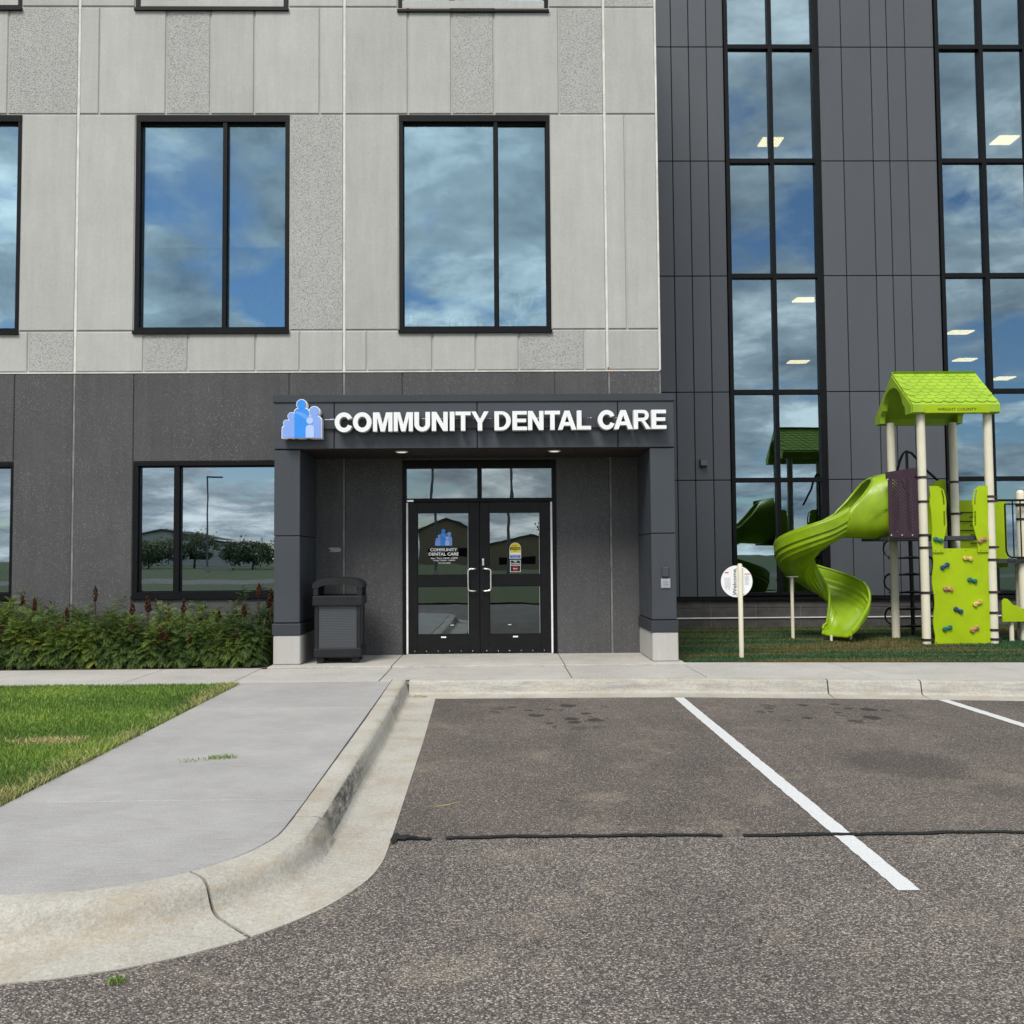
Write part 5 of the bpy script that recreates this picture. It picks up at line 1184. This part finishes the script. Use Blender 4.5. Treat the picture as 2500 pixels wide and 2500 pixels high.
# rear lime barrier with loop climber, right-hand platform
yb2 = YB + .35
MB().box(7.62, 8.55, yb2, yb2 + .02, 1.13, 2.26).build('barrier_panel', 'lime_sheet', ps)
MB().prism_xz([(7.10, 1.65), (7.42, 1.65), (7.42, 2.545)] + arc(7.36, 2.40, .19, 72, 180, 8) + [(7.10, 2.25)], YB + .10, YB + .12).build('barrier_panel', 'lime_sheet', ps)
for j, z in enumerate((1.98, 1.68, 1.37)):
    MB().tube([(8.0, yb2 - .03, z + .075), (7.78, yb2 - .03, z + .075)] + [(7.78 + .075 * math.cos(R(a)), yb2 - .03, z + .075 * math.sin(R(a))) for a in range(100, 261, 20)] + [(7.78, yb2 - .03, z - .075), (8.0, yb2 - .03, z - .075)], .009, 6).build('loop_rail', 'black_pipe', ps)
    MB().tube([(7.92, yb2 - .03, z - .0), (8.17, yb2 - .03, z)] + [(8.17 + .07 * math.cos(R(a)), yb2 - .03, z - .07 + .07 * math.sin(R(a))) for a in range(80, -81, -20)] + [(8.17, yb2 - .03, z - .14), (7.92, yb2 - .03, z - .14)], .009, 6).build('loop_rail', 'black_pipe', ps)
yq = YF + .45
pD = post(8.235, yq, 2.36, True); post(8.235, yq + .95, 2.36, True); post(9.1, yq, 2.36, True); post(9.1, yq + .95, 2.36, True)
for z in (2.12, 1.90, 1.28): clamp(pD, 8.235, yq, z, 1)
MB().box(7.78, 9.2, yq - .10, yq + 1.05, 1.215, 1.275).build('deck', 'deck', ps)
rl = MB(); rl.tube([(7.60, yq - .16, 2.19), (9.1, yq - .16, 2.19)], .018, 8); rl.tube([(7.90, yq - .16, 2.13), (7.90, yq - .16, 1.40), (7.93, yq - .16, 1.33), (7.98, yq - .16, 1.30), (9.1, yq - .16, 1.30)], .014, 8)
rl.tube([(7.90, yq - .16, 2.13), (9.1, yq - .16, 2.13)], .012, 8)
rlo = rl.build('guard_rail', 'black_pipe', ps, smooth=True)
for k in range(9): MB().tube([(8.02 + .12 * k, yq - .16, 1.30), (8.02 + .12 * k, yq - .16, 2.18)], .0105, 6).build('baluster', 'black_pipe', rlo)
# low lime seat beside the tower
MB().prism_xz([(7.80, .31), (8.7, .31), (8.7, .50), (8.10, .50), (8.06, .55), (7.97, .57), (7.93, .62), (7.89, .66), (7.84, .67), (7.80, .63)], YF + .28, YF + .30).build('bench_panel', 'lime_sheet', ps)
MB().box(8.05, 8.8, YF + .30, YF + .70, .47, .50).build('bench_top', 'deck', ps)
MB().tube([(7.98, YF + .36, 0), (7.98, YF + .36, .31)], .035, 12).build('bench_leg', 'post', ps, smooth=True); MB().tube([(8.28, YF + .62, 0), (8.28, YF + .62, 1.2)], .064, 14).build('bench_leg', 'post', ps, smooth=True)

# ------------------------------------------------------------------ round welcome sign
ws = thing('welcome_sign', 'round white welcome sign on a cream post at the edge of the turf', 'sign', (3.25, 12.68, 0))
MB().lathe([(.032, 0), (.032, 1.235), (.026, 1.25), (.008, 1.255)], (3.245, 12.68, 0), 16).build('post', 'post', ws, smooth=True)
cxw, czw = 3.208, 1.015
MB().prism_xz(arc(cxw, czw, .218, 0, 352, 44), 12.722, 12.728).build('sign_rim', 'decal_black', ws)
MB().prism_xz(arc(cxw, czw, .212, 0, 352, 44), 12.7155, 12.7215).build('sign_disc', 'white_face', ws)
A, fs = text_mesh('Welcome', .050, .001, .008, .35); MB().add([(3.203 - z, 12.7135 + y, 1.003 + x) for x, y, z in A.tolist()], fs).build('lettering', 'decal_black', ws)
for k in range(7):
    MB().box(3.045 + .012 * k, 3.050 + .012 * k, 12.7140, 12.7150, .93 - .02 * (k % 3), 1.07 - .012 * (k % 2)).build('small_print', 'decal_grey', ws)
MB().box(3.05, 3.10, 12.7140, 12.7150, 1.125, 1.140).build('small_print', 'decal_red', ws)
MB().box(3.315, 3.385, 12.7140, 12.7150, 1.105, 1.120).build('small_print', 'decal_orange', ws)
for k in range(8): MB().box(3.318, 3.375 - .004 * (k % 3), 12.7140, 12.7150, 1.082 - .016 * k, 1.088 - .016 * k).build('small_print', 'decal_grey', ws)
for bx_, bz_ in ((3.20, 1.19), (3.29, 1.19), (3.20, .835), (3.295, .85)):
    o = MB().lathe([(.009, 0), (.009, .004), (.004, .007)], (0, 0, 0), 8).build('bolt', 'steel', ws); o.location = Vector((bx_, 12.715, bz_)) - WL[ws.name]; o.rotation_euler = (R(90), 0, 0)

# ------------------------------------------------------------------ across the road, seen only mirrored in the glass
sheet('verge', [[(-300, -300), (300, -300), (300, -2.2), (-300, -2.2)]], -.10, 'lawn_soil')
sheet('road', [[(-300, -34), (300, -34), (300, -24), (-300, -24)]], -.096, 'asphalt')
def lamp_post(x, y, h, label):
    t_ = thing('lamp_post', label, 'lamp post', (x, y, -.1)); MB().tube([(x, y, -.1), (x, y, h)], [.11, .07], 10).build('pole', 'pole_grey', t_, smooth=True)
    MB().box(x, x + 1.5, y - .18, y + .18, h - .05, h + .06).build('lamp_head', 'frame_black', t_); MB().lathe([(.25, 0), (.25, .5)], (x, y, -.1), 12).build('footing', 'con_base', t_)
lamp_post(-27.5, -65, 9, 'tall grey lamp post mirrored in the ground floor window left of the portico')
lamp_post(.9, -31, 9, 'dark lamp post mirrored in the right door leaf'); lamp_post(-3.9, -31, 9, 'dark lamp post mirrored in the left door leaf'); lamp_post(-19, -120, 9, 'far lamp post mirrored at the right of the ground floor window')
def house(x0, x1, y0, y1, h, ridge, wall, label, name='far_house'):
    t_ = thing(name, label, 'house', ((x0 + x1) / 2, y1, -.1)); xm = (x0 + x1) / 2; MB().prism_xz([(x0, -.1), (x1, -.1), (x1, h), (xm, ridge - .25), (x0, h)], y0, y1).build('wall', wall, t_)
    MB().prism_xz([(x0 - .5, h - .2), (x0 - .4, h - .35), (xm, ridge - .25), (x1 + .4, h - .35), (x1 + .5, h - .2), (xm, ridge)], y0 - .4, y1 + .4).build('roof', 'house_roof', t_)
    for k in range(3): B('window', 'frame_black', t_, x0 + (x1 - x0) * (.15 + .27 * k), x0 + (x1 - x0) * (.30 + .27 * k), y1 - .02, y1 + .03, .9, 2.1)
house(-11.6, -3.6, -118, -108, 4.6, 6.3, 'house_wall', 'tan gabled house mirrored in the left door glass'); house(-1.2, 14, -150, -140, 4.5, 6.0, 'house_wall', 'long tan house mirrored in the right door glass')
house(-62, -40, -135, -120, 3.6, 5.6, 'pale_wall', 'pale low house mirrored at the left of the ground floor window'); house(-38, -22, -170, -160, 4.2, 6.4, 'pale_wall', 'pale house mirrored behind the trees in the ground floor window')
def tree(x, y, h, r, label, seed):
    t_ = thing('tree', label, 'tree', (x, y, -.1), 'trees across the road'); rr = np.random.default_rng(seed)
    tr_ = MB().tube([(x, y, -.1), (x + .1, y, h * .3), (x, y + .1, h * .6), (x + .05, y, h * .85)], [h * .035, h * .025, h * .015, h * .004], 8)
    for k in range(8):
        a = k * .8 + seed; b = (x + r * .7 * math.cos(a), y + r * .7 * math.sin(a), h * (.55 + .045 * k)); tr_.tube([(x, y, h * (.22 + .05 * k)), ((x + b[0]) / 2, (y + b[1]) / 2, h * (.36 + .05 * k)), b], [h * .012, h * .008, h * .003], 6)
    tr_.build('trunk', 'bark', t_)
    m_ = 34; cl_ = rr.normal(0, 1, (m_, 3)); cl_ /= np.linalg.norm(cl_, axis=1)[:, None]; cl_ *= (rr.uniform(.2, 1.35, m_) ** .6)[:, None]; cl_ = cl_ * np.array([r, r, h * .33]) + np.array([x, y, h * .62])
    q = 90; P = (cl_[:, None, :] + rr.normal(0, 1, (m_, q, 3)) * (r * rr.uniform(.07, .17, m_))[:, None, None]).reshape(-1, 3); n_ = len(P); a = rr.normal(0, 1, (n_, 3)); a /= np.linalg.norm(a, axis=1)[:, None]; b = rr.normal(0, 1, (n_, 3)); b -= a * (a * b).sum(1)[:, None]; b /= np.linalg.norm(b, axis=1)[:, None]
    s_ = r * .055; V = np.stack([P - a * s_, P - b * s_ * .6, P + a * s_, P + b * s_ * .6], 1).reshape(-1, 3); F = np.arange(len(V)).reshape(-1, 4)
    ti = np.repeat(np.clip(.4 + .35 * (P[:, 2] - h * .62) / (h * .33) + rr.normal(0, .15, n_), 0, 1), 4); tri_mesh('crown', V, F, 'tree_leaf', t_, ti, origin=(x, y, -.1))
for i, (x, y, h, r, lb) in enumerate(((-31, -96, 3.0, 2.4, 'squat bush mirrored behind the lamp post'), (-40, -84, 2.8, 2.6, 'squat bush mirrored at the left of the ground floor window'), (-20, -92, 3.2, 3.0, 'squat wide bush mirrored low at the right of the ground floor window'), (-36, -88, 4.2, 2.4, 'rounded tree mirrored at the mullion of the ground floor window'), (-28, -84, 3.3, 3.0, 'low spreading tree mirrored left of the lamp post'), (-23.5, -80, 3.0, 2.8, 'dense low tree mirrored right of the lamp post'), (-17.5, -82, 5.2, 3.6, 'bare-topped tree mirrored at the right of the ground floor window'), (-44, -92, 3.4, 3.2, 'low tree mirrored at the left edge of the ground floor window'), (-52, -90, 6.0, 3.5, 'tree mirrored in the leftmost ground floor window'), (-12.5, -70, 4.0, 1.8, 'small tree mirrored beside the portico'), (9, -85, 6, 3.4, 'tree mirrored at the right edge of the door glass'), (24, -80, 7, 4, 'tree mirrored low in the wing glass'))):
    tree(x, y, h, r, lb, i + 3)
bpy.context.view_layer.update()
